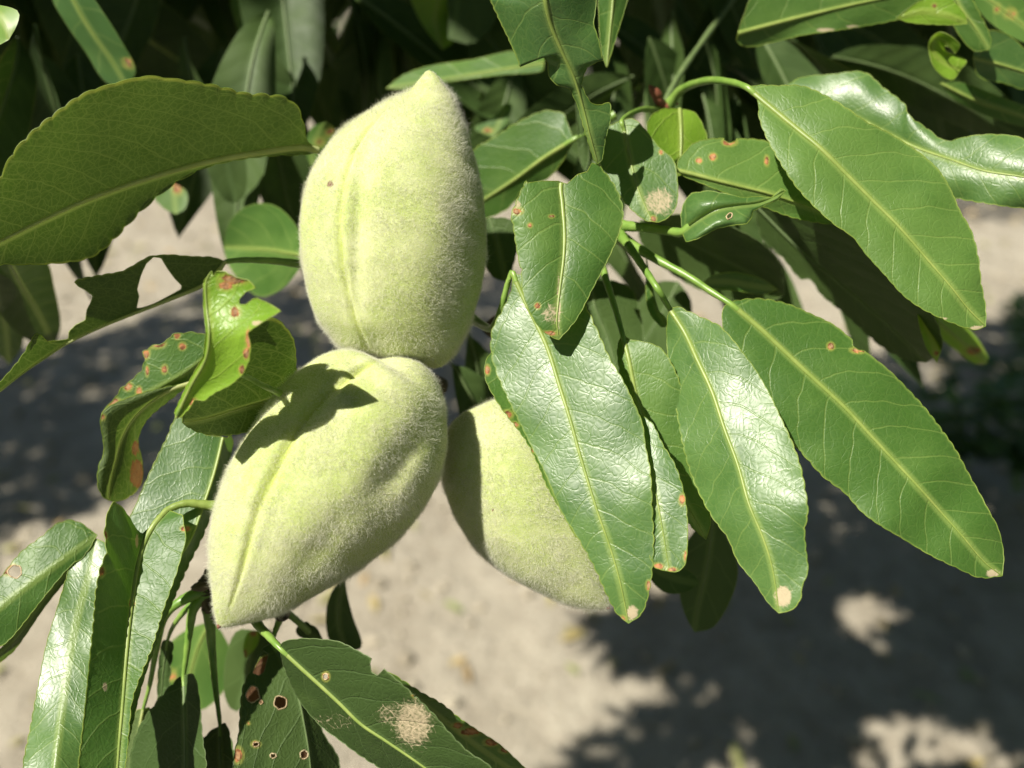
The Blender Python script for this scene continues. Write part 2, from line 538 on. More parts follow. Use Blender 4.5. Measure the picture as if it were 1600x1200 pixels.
    if pet is not None:
        pp = catmull(list(pet) + [tuple(mid[0]), tuple(M[min(6, nt - 1)])], 26)
        Pp = W(pp[:, 0], pp[:, 1], pp[:, 2])
        rad = np.linspace(petr * 1.15, rib if rib else petr, 26) * 1e-3
        rad *= 1 + 0.55 * np.exp(-np.arange(26) / 2.2) + 0.05 * np.sin(np.arange(26) * 1.7 + LEAF_N)
        Vv, Fv = tube(Pp, rad, 10)
        mesh_obj('petiole', Vv, Fv, MAT[pet_mat], o, org)
    # thickened rim along every free edge (outline, bites and holes)
    if not lo:
        ee = np.concatenate([F[:, [0, 1]], F[:, [1, 2]], F[:, [2, 3]], F[:, [3, 0]]])
        key = np.sort(ee, axis=1)
        uq, inv, cnt = np.unique(key, axis=0, return_inverse=True, return_counts=True)
        be = uq[cnt == 1]
        nxt = {}
        for a, b in be:
            nxt.setdefault(int(a), []).append(int(b)); nxt.setdefault(int(b), []).append(int(a))
        seen = set(); parts = []; hole_parts = []
        for st in list(nxt):
            if st in seen: continue
            loop = [st]; seen.add(st); cur = st
            while True:
                nb = [q for q in nxt[cur] if q not in seen]
                if not nb: break
                cur = nb[0]; seen.add(cur); loop.append(cur)
            if len(loop) < 5: continue
            lp = P[loop + [loop[0]]]
            big = len(loop) > 0.5 * nt
            dd = np.r_[True, np.linalg.norm(np.diff(lp, axis=0), axis=1) > 2e-5]
            lp = lp[dd]
            if len(lp) < 5: continue
            (parts if big else hole_parts).append(tube(lp, (0.075 if big else 0.12) * 1e-3, 5))
        if parts:
            Vv, Fv = join(parts)
            mesh_obj('margin', Vv, Fv, MAT['margin' if mat != 'dull' else 'midrib_shade'], o, org)
        if hole_parts:
            Vv, Fv = join(hole_parts)
            mesh_obj('hole_rim', Vv, Fv, MAT['rim'], o, org)
    return o

# ------------------------------------------------------------------ fruit builder
def hull_material():
    k = Mat('almond hull')
    co = k.n('TexCoord').outputs['Object']
    n1 = k.noise(co, 90.0, 3.0, 0.6)
    n2 = k.noise(co, 700.0, 3.0, 0.7)
    c = k.mix(k.step(n1, 0.35, 0.65), (0.375, 0.445, 0.150), (0.450, 0.490, 0.240))
    c = k.mix(k.step(n2, 0.35, 0.8, 0.0, 0.35), c, (0.60, 0.60, 0.40))
    dr = k.n('Attribute', _attribute_name='rust').outputs['Fac']
    n3 = k.noise(co, 260.0, 4.0, 0.7)
    c = k.mix(k.step(n3, 0.60, 0.78, 0.0, 0.30), c, (0.34, 0.33, 0.16))
    c = k.mix(k.step(k.math('MULTIPLY', dr, k.math('ADD', n2, 0.5)), 0.3, 0.8), c, (0.16, 0.09, 0.05))
    ln = k.n('Attribute', _attribute_name='seam').outputs['Fac']
    c = k.mix(k.math('MULTIPLY', ln, 0.6), c, (0.38, 0.45, 0.05))
    pr = k.n('BsdfPrincipled', Base__Color=c, Roughness=0.75)
    pr.inputs['Subsurface Weight'].default_value = 0.35
    pr.inputs['Subsurface Radius'].default_value = (1.0, 0.9, 0.25)
    pr.inputs['Subsurface Scale'].default_value = 0.0018
    pr.inputs['Specular IOR Level'].default_value = 0.2
    k.set(pr.inputs['Normal'], k.n('Bump', Strength=0.6, Distance=0.0002, Height=n2))
    return k.surface(pr)
MAT['hull'] = hull_material()
def fuzz_material():
    k = Mat('almond fuzz')
    hi = k.n('HairInfo')
    c = k.mix(hi.outputs['Random'], (0.58, 0.58, 0.46), (0.86, 0.85, 0.78))
    d = k.n('BsdfDiffuse', Color=c)
    t = k.n('BsdfTranslucent', Color=(0.85, 0.84, 0.73))
    return k.surface(k.n('MixShader', i0=0.5, i1=d, i2=t))
MAT['fuzz'] = fuzz_material()

def fruit(label, outline, base, tip, zc, ztilt, flat, seam, seam_d, seam_w, dents, hairs, spots=(), lips=0.0, seed=1, step=0.0, scar=True):
    outline = np.array(outline, float)
    # smooth closed outline
    P = np.vstack([outline, outline[:1]])
    n = len(outline)
    dense = []
    for i in range(n):
        p0, p1, p2, p3 = outline[i-1], outline[i], outline[(i+1) % n], outline[(i+2) % n]
        for u in np.linspace(0, 1, 12, endpoint=False):
            dense.append(0.5 * ((2*p1) + (-p0+p2)*u + (2*p0-5*p1+4*p2-p3)*u*u + (-p0+3*p1-3*p2+p3)*u**3))
    D = np.array(dense)
    base = np.array(base, float); tip = np.array(tip, float)
    ax = (tip - base); Lp = np.linalg.norm(ax); ax /= Lp
    pr = np.array([ax[1], -ax[0]])
    s = (D - base) @ ax; o = (D - base) @ pr
    s0, s1 = s.min(), s.max()
    it, ib = np.argmax(s), np.argmin(s)
    # two sides of the outline between base and tip
    idx = np.arange(len(D))
    a1 = np.roll(idx, -ib); k = np.where(a1 == it)[0][0]
    sideA = a1[:k+1]; sideB = np.r_[a1[k:], a1[:1]][::-1]
    nr = 120
    tt = 0.5 - 0.5 * np.cos(np.linspace(0, np.pi, nr))
    tt = 0.6 * tt + 0.4 * np.linspace(0, 1, nr)
    st = s0 + (s1 - s0) * tt
    def prof(ii):
        ss, oo = s[ii], o[ii]
        ss = np.maximum.accumulate(ss)
        return np.interp(st, ss, oo)
    oa, ob = prof(sideA), prof(sideB)
    lo_, hi_ = np.minimum(oa, ob), np.maximum(oa, ob)
    c = (lo_ + hi_) / 2; a = np.maximum((hi_ - lo_) / 2, 0.4)
    nsg = 150
    th = np.linspace(0, 2*np.pi, nsg, endpoint=False)
    mm = D0 / FPX * 1000
    sm = np.array(seam, float)
    ssx = (sm - base) @ ax; so = (sm - base) @ pr
    order = np.argsort(ssx); 
    seam_o = np.interp(st, ssx[order], so[order])
    ratio = np.clip((seam_o - c) / a, -0.985, 0.985)
    th0 = np.arccos(ratio)          # front side
    amp = np.clip(np.minimum(tt, 1 - tt) / 0.10, 0, 1)
    dth = (th[None, :] - th0[:, None] + np.pi) % (2*np.pi) - np.pi
    g = np.exp(-(dth / seam_w) ** 2)
    lip = np.exp(-((np.abs(dth) - 2.4 * seam_w) / (1.6 * seam_w)) ** 2)
    stp = 1.0 / (1.0 + np.exp(-np.clip(dth / (0.55 * seam_w), -30, 30))) * np.exp(-(np.clip(dth, 0, 9) / 0.9) ** 2)
    rr = 1 - amp[:, None] * (seam_d * g - lips * lip) + amp[:, None] * step * stp
    silh = 1 - np.abs(np.cos(th))[None, :] ** 6   # keep the traced silhouette
    rr = 1 + (rr - 1) * np.maximum(silh, 0.0)
    r_ = np.random.default_rng(seed)
    ph = r_.uniform(0, 6.28, 6)
    lump = 0.008 * (np.sin(3*th[None] + 5*tt[:, None] + ph[0]) + np.sin(5*th[None] - 9*tt[:, None] + ph[1]) + 0.7*np.sin(9*th[None] + 17*tt[:, None] + ph[2]))
    rr = rr + lump * silh
    O = c[:, None] + a[:, None] * rr * np.cos(th)[None]
    px = base[0] + st[:, None] * ax[0] + O * pr[0]
    py = base[1] + st[:, None] * ax[1] + O * pr[1]
    z = zc + ztilt * (tt[:, None] - 0.5) - flat * a[:, None] * mm * rr * np.sin(th)[None]
    front = np.sin(th)[None] > 0
    for (dx, dy, rx, ry, ang, dep) in dents:
        ca, sa = math.cos(math.radians(ang)), math.sin(math.radians(ang))
        qx, qy = px - dx, py - dy
        e = ((qx*ca + qy*sa) / rx) ** 2 + ((-qx*sa + qy*ca) / ry) ** 2
        z = z + dep * np.exp(-e) * front
    V = W(px, py, z).reshape(-1, 3)
    i = np.arange(nr - 1)[:, None] * nsg; j = np.arange(nsg)[None]; j2 = (j + 1) % nsg
    F = np.stack([i + j, i + j2, i + nsg + j2, i + nsg + j], -1).reshape(-1, 4)
    rust = np.zeros(px.size)
    fx, fy = px.ravel(), py.ravel()
    for (sx, sy, rad) in spots:
        rust = np.maximum(rust, np.clip(1.6 - np.hypot(fx - sx, fy - sy) / rad, 0, 1) * np.repeat(front, nr, 0).ravel())
    org = W(*base, zc)
    root = empty('almond_fruit', org, label, 'almond', 'green almonds on the branch')
    ORIGIN[root.name] = org
    # outward winding
    cen = V.mean(0)
    f0 = F[len(F)//2]
    nn = np.cross(V[f0[1]] - V[f0[0]], V[f0[3]] - V[f0[0]])
    if nn @ (V[f0[0]] - cen) < 0:
        F = F[:, ::-1]
    mesh_obj('hull', V, F, MAT['hull'], root, org, attrs={'rust': rust, 'seam': (g * amp[:, None]).ravel()})
    # dry style scar at the tip
    if scar:
        tp = V[-nsg:].mean(0)
        tb = V[-nsg*9:-nsg*8].mean(0)
        d = (tp - tb) / np.linalg.norm(tp - tb)
        pts = [tp - d * 0.0006, tp, tp + d * 0.0002, tp + d * 0.0005]
        Vv, Fv = tube(pts, [0.0005, 0.00045, 0.0003, 0.00006], 9)
        mesh_obj('style_scar', Vv, Fv, MAT['bud'], root, org)
    # velvet
    A_, B_, C_, D_ = V[F[:, 0]], V[F[:, 1]], V[F[:, 2]], V[F[:, 3]]
    nrm = np.cross(C_ - A_, D_ - B_)
    area = np.linalg.norm(nrm, axis=1) / 2
    nrm /= (2 * area[:, None] + 1e-15)
    facing = (nrm @ FWD)
    wgt = area * np.where(facing < 0.35, 1.0, 0.25)
    pick = r_.choice(len(F), hairs, p=wgt / wgt.sum())
    u, v = r_.uniform(size=(2, hairs))
    root_p = ((1-u)*(1-v))[:, None]*A_[pick] + (u*(1-v))[:, None]*B_[pick] + (u*v)[:, None]*C_[pick] + ((1-u)*v)[:, None]*D_[pick]
    N = nrm[pick]
    axw = (W(*tip, zc) - W(*base, zc)); axw /= np.linalg.norm(axw)
    # low-frequency combing so that tufts lean together
    fx = np.sin(root_p[:, 0] * 900 + ph[3]) + np.sin(root_p[:, 2] * 1400 + ph[4])
    fy = np.sin(root_p[:, 1] * 1100 + ph[5]) + np.sin(root_p[:, 0] * 1700 + ph[0])
    lean = (0.25 * axw)[None] + 0.13 * fx[:, None] * RIGHT + 0.13 * fy[:, None] * UP
    rv = r_.normal(size=(hairs, 3))
    dirv = N + lean + 0.55 * rv
    dirv -= np.minimum((dirv * N).sum(1) - 0.35, 0)[:, None] * N
    dirv /= np.linalg.norm(dirv, axis=1)[:, None]
    bend = r_.normal(size=(hairs, 3)) * 0.55
    ln = (0.25 + 0.95 * r_.beta(1.6, 3.6, hairs)) * 1e-3
    ln *= 0.78 + 0.22 * np.clip(np.sin(root_p[:, 0] * 620 + ph[1]) + np.sin(root_p[:, 2] * 540 + ph[2]) + np.sin((root_p[:, 1] + root_p[:, 2]) * 830), -1.5, 1.5)
    sg_ = (g * amp[:, None]).ravel()[F[pick]].mean(1)
    ln *= 1 - 0.6 * sg_
    K = 4
    pts = np.empty((hairs, K, 3))
    for q in range(K):
        w = q / (K - 1)
        pts[:, q] = root_p + (dirv * w + bend * w * w * 0.6) * ln[:, None]
    hc = bpy.data.hair_curves.new('fuzz')
    hc.add_curves([K] * hairs)
    hc.attributes['position'].data.foreach_set('vector', (pts - org).astype(np.float32).ravel())
    ra = hc.attributes.get('radius') or hc.attributes.new('radius', 'FLOAT', 'POINT')
    base_r = r_.uniform(0.007, 0.015, hairs) * 1e-3
    ra.data.foreach_set('value', (base_r[:, None] * np.array([1.0, 0.9, 0.65, 0.15])).astype(np.float32).ravel())
    hc.materials.append(MAT['fuzz'])
    ho = bpy.data.objects.new('fuzz', hc)
    col.objects.link(ho)
    ho['kind'] = 'stuff'
    set_parent(ho, root, org)
    return root

# ------------------------------------------------------------------ the setting: orchard floor
def soil_material():
    k = Mat('orchard soil')
    co = k.n('TexCoord').outputs['Object']
    n1 = k.noise(co, 1.3, 5.0, 0.6)
    n2 = k.noise(co, 11.0, 6.0, 0.65)
    n3 = k.noise(co, 70.0, 4.0, 0.6)
    c = k.mix(k.step(n2, 0.32, 0.68), (0.238, 0.211, 0.162), (0.338, 0.306, 0.242))
    c = k.mix(k.step(n1, 0.40, 0.70, 0.0, 0.55), c, (0.38, 0.352, 0.282))
    c = k.mix(k.step(n3, 0.45, 0.75, 0.0, 0.5), c, (0.17, 0.135, 0.10))
    h = k.math('ADD', k.math('MULTIPLY', n2, 1.0), k.math('MULTIPLY', n3, 0.3))
    pr = k.n('BsdfPrincipled', Base__Color=c, Roughness=0.95, Normal=k.n('Bump', Strength=0.9, Distance=0.03, Height=h))
    pr.inputs['Specular IOR Level'].default_value = 0.1
    return k.surface(pr)
MAT['soil'] = soil_material()
g = np.linspace(-1, 1, 221)
gx = np.sign(g) * (np.abs(g) * 6 + np.abs(g) ** 7 * 194)
GX, GY = np.meshgrid(gx, gx + 2.0)
def bumps(x, y):
    h = 0.012 * np.sin(x * 5.1 + 1.3 * np.sin(y * 2.7)) * np.sin(y * 4.3 + 0.7)
    h += 0.006 * np.sin(x * 17 + 2 * np.sin(y * 7)) * np.sin(y * 15 + np.sin(x * 9))
    h += 0.003 * np.sin(x * 41 + 3 * np.sin(y * 23)) * np.sin(y * 37)
    return h * np.exp(-(np.hypot(x, y - 2) / 9) ** 2)
GZ = bumps(GX, GY)
i = np.arange(220)[:, None] * 221; j = np.arange(220)[None]
tag(mesh_obj('ground', np.stack([GX, GY, GZ], -1).reshape(-1, 3), np.stack([i + j, i + j + 1, i + 222 + j, i + 221 + j], -1).reshape(-1, 4),
             MAT['soil'], origin=(0, 0, 0)), 'pale dry sandy orchard soil dappled with tree shade', kind='structure')

# clods and pebbles scattered over the soil
ico = np.array([(0, 0, 1), (0.89, 0, 0.45), (0.28, 0.85, 0.45), (-0.72, 0.53, 0.45), (-0.72, -0.53, 0.45), (0.28, -0.85, 0.45),
                (0.72, 0.53, -0.45), (-0.28, 0.85, -0.45), (-0.89, 0, -0.45), (-0.28, -0.85, -0.45), (0.72, -0.53, -0.45), (0, 0, -1)], float)
icof = np.array([(0,1,2),(0,2,3),(0,3,4),(0,4,5),(0,5,1),(1,6,2),(2,7,3),(3,8,4),(4,9,5),(5,10,1),(6,7,2),(7,8,3),(8,9,4),(9,10,5),(10,6,1),(11,7,6),(11,8,7),(11,9,8),(11,10,9),(11,6,10)])
def clods(name, n, lo, hi, mat, label, power=2.4):
    x = rng.uniform(-3.2, 3.6, n); y = 0.4 + 7 * rng.uniform(size=n) ** 1.3
    s = lo + (hi - lo) * rng.uniform(size=n) ** power
    jit = 1 + 0.28 * rng.normal(size=(n, 12, 3))
    V = ico[None] * jit * s[:, None, None] * np.array([1, 1, 0.6])
    V += np.stack([x, y, bumps(x, y) + 0.25 * s], -1)[:, None]
    F = (icof[None] + (np.arange(n) * 12)[:, None, None]).reshape(-1, 3)
    tag(mesh_obj(name, V.reshape(-1, 3), F, mat, origin=(0, 0, 0)), label, 'soil', kind='stuff')
MAT['clod'] = plain('soil clod', (0.24, 0.21, 0.155), (0.38, 0.34, 0.26), 9, 0.95, bump=0.004, spec=0.1)
clods('soil_clods', 10000, 0.002, 0.017, MAT['clod'], 'small crumbly clods lying over the pale orchard soil')

# ------------------------------------------------------------------ simple leaves for trees far off or overhead
def leaf_swarm(pos, direc, normal, length, width):
    n = len(pos)
    direc = direc / np.linalg.norm(direc, axis=1)[:, None]
    side = np.cross(direc, normal); side /= np.linalg.norm(side, axis=1)[:, None] + 1e-9
    up = np.cross(side, direc)
    st = [(0.0, 0.0, 0.0), (0.28, 0.42, 0.06), (0.58, 0.5, 0.10), (0.86, 0.25, 0.04), (1.0, 0.0, -0.05)]
    V = np.empty((n, 11, 3)); k = 0
    for (a, w, d) in st:
        c = pos + direc * (a * length)[:, None] - up * ((a ** 2) * 0.18 * length)[:, None]
        if w == 0:
            V[:, k] = c; k += 1
        else:
            V[:, k] = c
            V[:, k + 1] = c + side * (w * width)[:, None] + up * (0.30 * w * width)[:, None]
            V[:, k + 2] = c - side * (w * width)[:, None] + up * (0.30 * w * width)[:, None]
            k += 3
    T = np.array([(0,1,2),(0,3,1),(1,4,5),(1,5,2),(1,3,6),(1,6,4),(4,7,8),(4,8,5),(4,6,9),(4,9,7),(7,10,8),(7,9,10)])
    F = (T[None] + (np.arange(n) * 11)[:, None, None]).reshape(-1, 3)
    return V.reshape(-1, 3), F
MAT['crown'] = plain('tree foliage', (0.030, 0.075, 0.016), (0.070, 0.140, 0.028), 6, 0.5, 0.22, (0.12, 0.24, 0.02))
MAT['inner'] = plain('inner foliage', (0.022, 0.055, 0.014), (0.045, 0.095, 0.024), 6, 0.55, 0.10, (0.07, 0.14, 0.012))  # crown greens darkened, deep shade put into the colour
MAT['litter'] = plain('fallen leaves', (0.33, 0.22, 0.10), (0.20, 0.24, 0.08), 5, 0.75)

n = 1700
lx = rng.uniform(-3.0, 3.4, n); ly = 0.5 + 6 * rng.uniform(size=n) ** 1.2
ang = rng.uniform(0, 6.28, n)
V, F = leaf_swarm(np.stack([lx, ly, bumps(lx, ly) + 0.012], -1), np.stack([np.cos(ang), np.sin(ang), rng.normal(0, 0.12, n)], -1),
                  np.stack([rng.normal(0, 0.3, n), rng.normal(0, 0.3, n), np.ones(n)], -1), rng.uniform(0.03, 0.07, n), rng.uniform(0.012, 0.022, n))
tag(mesh_obj('leaf_litter', V, F, MAT['litter'], origin=(0, 0, 0)), 'fallen brown and olive leaves strewn over the orchard soil', 'leaf litter', kind='stuff')

# ------------------------------------------------------------------ the tree overhead that dapples the ground with shade
DARK = [
    [(-200, -50), (1800, -50), (1800, 340), (1560, 345), (1300, 330), (1000, 250), (760, 190), (600, 150), (480, 200), (470, 250), (300, 190), (100, 140), (-200, 160)],
    [(-120, 545), (60, 545), (100, 538), (230, 500), (330, 452), (480, 438), (640, 420), (810, 430), (820, 640), (700, 690), (560, 700), (350, 770), (230, 760), (130, 790), (0, 815), (-120, 830)],
    [(905, 985), (960, 965), (1060, 940), (1120, 800), (1200, 700), (1240, 620), (1300, 560), (1420, 545), (1500, 505), (1560, 492), (1720, 478), (1720, 1150), (1600, 1135), (1560, 1120), (1540, 1075), (1490, 1095), (1470, 1070), (1430, 1100), (1400, 1060), (1370, 1085), (1320, 1130), (1290, 1200), (1245, 1230), (1215, 1130), (1190, 1085), (1150, 1060), (1120, 1050), (1050, 1040), (1000, 1020)],
    [(905, 1190), (960, 1150), (1000, 1108), (1060, 1100), (1150, 1105), (1175, 1130), (1140, 1160), (1120, 1260), (890, 1260)],
]
LIT = [
    [(1135, 1122), (1215, 1120), (1222, 1260), (1090, 1260)], [(1055, 1038), (1145, 1040), (1148, 1092), (1055, 1094)], [(1235, 880), (1265, 880), (1262, 905), (1238, 902)],
    [(1150, 960), (1185, 965), (1180, 990), (1155, 985)], [(1530, 960), (1560, 955), (1575, 985), (1540, 990)],
    [(1285, 925), (1330, 915), (1400, 920), (1440, 945), (1442, 1000), (1410, 1035), (1350, 1018), (1290, 985)],
    [(1335, 1060), (1400, 1090), (1420, 1060), (1380, 1050)], [(1470, 1040), (1520, 1055), (1530, 1075), (1480, 1060)],
    [(1300, 820), (1340, 820), (1335, 850), (1305, 845)], [(1080, 1045), (1140, 1050), (1130, 1070), (1080, 1078)],
    [(1190, 1100), (1225, 1095), (1230, 1140), (1205, 1150)],
]
def shade_ok(px, py):
    d = np.zeros(len(px), bool)
    jx = px + rng.normal(0, 5, len(px)); jy = py + rng.normal(0, 4, len(px))
    for p in DARK: d |= inside(jx, jy, p)
    for p in LIT: d &= ~inside(jx, jy, p)
    hsh = np.sin(np.floor(px / 30) * 12.9898 + np.floor(py / 20) * 78.233) * 43758.5453
    d &= ~((hsh - np.floor(hsh) < 0.15) & (py > 540))
    return d
def spares_subject(p):
    """True where the point's sun shadow misses the fruit and the leaves around it"""
    ok = np.ones(len(p), bool)
    dp = (p - CAM) @ FWD
    lb = -(L @ FWD)
    for dd in np.arange(0.095, 0.215, 0.008):
        tau = (dd - dp) / lb
        q = p - L[None] * tau[:, None]
        X, Y, _ = proj(q)
        ok &= ~((tau > 0) & (X > -520) & (X < 2120) & (Y > -480) & (Y < 1680))
    return ok
def ground_hit(p):
    return p - L[None] * (p[:, 2] / L[2])[:, None]
def off_frame(p):
    X, Y, d = proj(p)
    return ~((d > 0) & (X > -250) & (X < 1850) & (Y > -140) & (Y < 1400))

pts = []
# leaves whose shade falls on the darkened parts of the soil
px = rng.uniform(-120, 1720, 60000); py = rng.uniform(400, 1260, 60000)
gp = np.array([ground_at(a, b) for a, b in zip(px, py)])
ok = shade_ok(px, py)
ar = (np.linalg.norm(gp - CAM, axis=1) ** 3)
ok &= rng.uniform(size=len(px)) < np.clip(ar / 22.0, 0, 1)
gp = gp[ok]
h = rng.uniform(1.75, 2.35, len(gp))
p = gp + L[None] * (h / L[2])[:, None]
p = p[spares_subject(p) & off_frame(p)]
pts.append(p[:9000])
# leaves that shade the foliage hanging behind the fruit
q = W(rng.uniform(-250, 1800, 9000), rng.uniform(-420, 140, 9000), rng.uniform(110, 620, 9000))
p = q + L[None] * rng.uniform(0.22, 0.95, 9000)[:, None]
X, Y, _ = proj(ground_hit(p))
inf = (X > -60) & (X < 1660) & (Y > 0) & (Y < 1260)
keep = spares_subject(p) & off_frame(p) & (~inf | shade_ok(X, Y)) & (p[:, 2] > 1.4)
pts.append(p[keep][:5200])
# the rest of the crown, closing over the place wherever its shade does not reach the sunlit parts
p = np.stack([rng.uniform(-3.4, 3.0, 120000), rng.uniform(-3.2, 4.6, 120000), rng.uniform(1.75, 3.1, 120000)], -1)
p = p[np.hypot(p[:, 0] + 0.4, p[:, 1] - 0.6) < 3.4]
X, Y, _ = proj(ground_hit(p))
inf = (X > -60) & (X < 1660) & (Y > 0) & (Y < 1260)
keep = spares_subject(p) & off_frame(p) & (~inf | shade_ok(X, Y))
pts.append(p[keep][:22000])
C0 = np.vstack(pts)
m = len(C0)
V, F = leaf_swarm(C0, np.stack([rng.normal(0, 0.6, m), rng.normal(0, 0.6, m), rng.normal(-0.5, 0.4, m)], -1),
                  L[None] * 0.8 + rng.normal(0, 0.5, (m, 3)), rng.uniform(0.07, 0.11, m), rng.uniform(0.024, 0.036, m))
root = empty('almond_tree', (-1.5, -1.6, 0), 'leafy almond tree overhead, out of frame, whose shade dapples the soil', 'tree')
ORIGIN[root.name] = np.array([-1.5, -1.6, 0.0])
mesh_obj('crown', V, F, MAT['crown'], root, np.array([-1.5, -1.6, 0.0]), smooth=False)['kind'] = 'stuff'
tp = catmull([(-1.5, -1.6, -0.05), (-1.47, -1.58, 0.6), (-1.40, -1.50, 1.2), (-1.36, -1.42, 1.7)], 16)
Vv, Fv = tube(tp, np.linspace(0.13, 0.085, 16), 14)
mesh_obj('trunk', Vv, Fv, MAT['bark'], root, np.array([-1.5, -1.6, 0.0]))
for t in range(26):
    e = C0[rng.integers(m)]
    s0 = tp[rng.integers(9, 16)]
    mdl = (s0 + e) / 2 + np.array([0, 0, 0.28 + 0.2 * rng.uniform()])
    pth = catmull([s0, mdl, e], 40)
    good = spares_subject(pth) & off_frame(pth)
    X, Y, _ = proj(ground_hit(pth))
    inf = (X > 0) & (X < 1600) & (Y > 0) & (Y < 1200)
    if not good.all() or (inf & ~shade_ok(X, Y)).mean() > 0.02:
        continue
    Vv, Fv = tube(pth, np.linspace(0.035, 0.004, 40), 8)
    mesh_obj('limb', Vv, Fv, MAT['bark'], root, np.array([-1.5, -1.6, 0.0]))

# ------------------------------------------------------------------ trees of the next row, blurred along the top of the picture
def orchard_tree(x, y, label, h=3.4, rad=1.7, n=3800, low=0.75):
    o = np.array([x, y, 0.0])
    root = empty('almond_tree', o, label, 'tree', 'trees of the next orchard row')
    ORIGIN[root.name] = o
    tk = catmull([(x, y, -0.05), (x + 0.04, y, 0.5), (x - 0.03, y + 0.05, 1.0)], 12)
    Vv, Fv = tube(tk, np.linspace(0.15, 0.10, 12), 12)
    mesh_obj('trunk', Vv, Fv, MAT['bark'], root, o)
    ctr = []
    for k in range(7):
        a = k * 6.283 / 7 + rng.uniform(-0.3, 0.3); rr = rad * rng.uniform(0.5, 0.85); zz = rng.uniform(1.5, h - 0.5)
        e = np.array([x + rr * math.cos(a), y + rr * math.sin(a), zz])
        pth = catmull([tk[-2], (tk[-1] + e) / 2 + np.array([0, 0, 0.25]), e], 16)
        Vv, Fv = tube(pth, np.linspace(0.07, 0.012, 16), 8)
        mesh_obj('limb', Vv, Fv, MAT['bark'], root, o)
        ctr += [e, (tk[-1] + e) / 2]
        ctr.append(e + np.array([0.25 * math.cos(a), 0.25 * math.sin(a), low - zz + rng.uniform(0, 0.5)]))
    ctr = np.array(ctr)
    pk = ctr[rng.integers(len(ctr), size=n)]
    P = pk + rng.normal(0, 1, (n, 3)) * np.array([0.34, 0.34, 0.30])
    P[:, 2] = np.maximum(P[:, 2], 0.35)
    V, F = leaf_swarm(P, np.stack([rng.normal(0, 0.7, n), rng.normal(0, 0.7, n), rng.normal(-0.5, 0.5, n)], -1),
                      np.array([0, 0, 1.0]) + rng.normal(0, 0.6, (n, 3)), rng.uniform(0.09, 0.15, n), rng.uniform(0.03, 0.05, n))
    mesh_obj('crown', V, F, MAT['crown'], root, o, smooth=False)['kind'] = 'stuff'
orchard_tree(-4.0, 7.2, 'dark blurred almond tree of the next row, behind the large leaf at upper left')
orchard_tree(-0.2, 8.0, 'dark blurred almond tree of the next row, behind the tip of the upper fruit')
orchard_tree(3.6, 7.0, 'dark blurred almond tree of the next row, at the upper right edge')

# ------------------------------------------------------------------ low weeds in the shade on the right
def weed(px, py, label, n=150, h=0.34):
    o = ground_at(px, py)
    root = empty('weed_plant', o, label, 'weed', 'weeds in the shade')
    ORIGIN[root.name] = o
    P, Dv = [], []
    parts = []
    for k in range(7):
        a = rng.uniform(0, 6.28); hh = h * rng.uniform(0.6, 1.1)
        e = o + np.array([0.16 * math.cos(a), 0.16 * math.sin(a), hh])
        pth = catmull([o, (o + e) / 2 + np.array([0, 0, 0.03]), e], 10)
        parts.append(tube(pth, np.linspace(0.003, 0.0008, 10), 5))
        for s in range(n // 7):
            c = pth[rng.integers(3, 10)]
            P.append(c); b = rng.uniform(0, 6.28)
            Dv.append((math.cos(b), math.sin(b), rng.uniform(0, 0.6)))
    Vv, Fv = join(parts)
    mesh_obj('stem', Vv, Fv, MAT['petiole'], root, o)
    P = np.array(P); m = len(P)
    V, F = leaf_swarm(P, np.array(Dv), np.array([0, 0, 1.0]) + rng.normal(0, 0.3, (m, 3)), rng.uniform(0.05, 0.09, m), rng.uniform(0.022, 0.036, m))
    mesh_obj('foliage', V, F, MAT['crown'], root, o, smooth=False)['kind'] = 'stuff'
weed(1490, 740, 'low leafy weed in the shade beside the longest lower right leaf')
weed(1600, 600, 'low leafy weed in the shade at the right edge of the picture')
weed(1585, 770, 'low leafy weed in the shade, nearest of the weeds at the right edge')

# unseen rows of trees added all round to close off most of the sky
ring = []
for (x, y) in [(-5.6, 0.3), (-7.4, 4.4), (-4.4, -3.8), (0.2, -5.0), (4.2, -2.8), (5.8, 1.4), (7.4, 5.6), (-8.5, -1.5), (8.5, -1.5), (-1.0, 12.5), (4.5, 12.0), (-6.5, 11.5), (10.0, 10.5)]:
    n = 2600
    c = np.array([x, y, 2.3])
    d = rng.normal(size=(n, 3)); d /= np.linalg.norm(d, axis=1)[:, None]
    P = c + d * np.array([1.8, 1.8, 2.1]) * rng.uniform(0.55, 1.0, n)[:, None] ** 0.5
    ring.append(leaf_swarm(P, np.stack([rng.normal(0, 0.7, n), rng.normal(0, 0.7, n), rng.normal(-0.5, 0.5, n)], -1),
                np.array([0, 0, 1.0]) + rng.normal(0, 0.6, (n, 3)), rng.uniform(0.16, 0.26, n), rng.uniform(0.06, 0.09, n)))
    tk = catmull([(x, y, -0.05), (x + 0.05, y, 0.7), (x, y + 0.1, 1.6)], 8)
    tv, tf = tube(tk, np.linspace(0.16, 0.07, 8), 8)
    ring.append((tv, np.vstack([tf[:, [0, 1, 2]], tf[:, [0, 2, 3]]])))
V, F = join(ring)
tag(mesh_obj('sky_screen_trees', V, F, MAT['crown'], origin=(0, 0, 0), smooth=False), 'unseen rows of almond trees added outside the frame to block skylight', 'trees', kind='stuff')

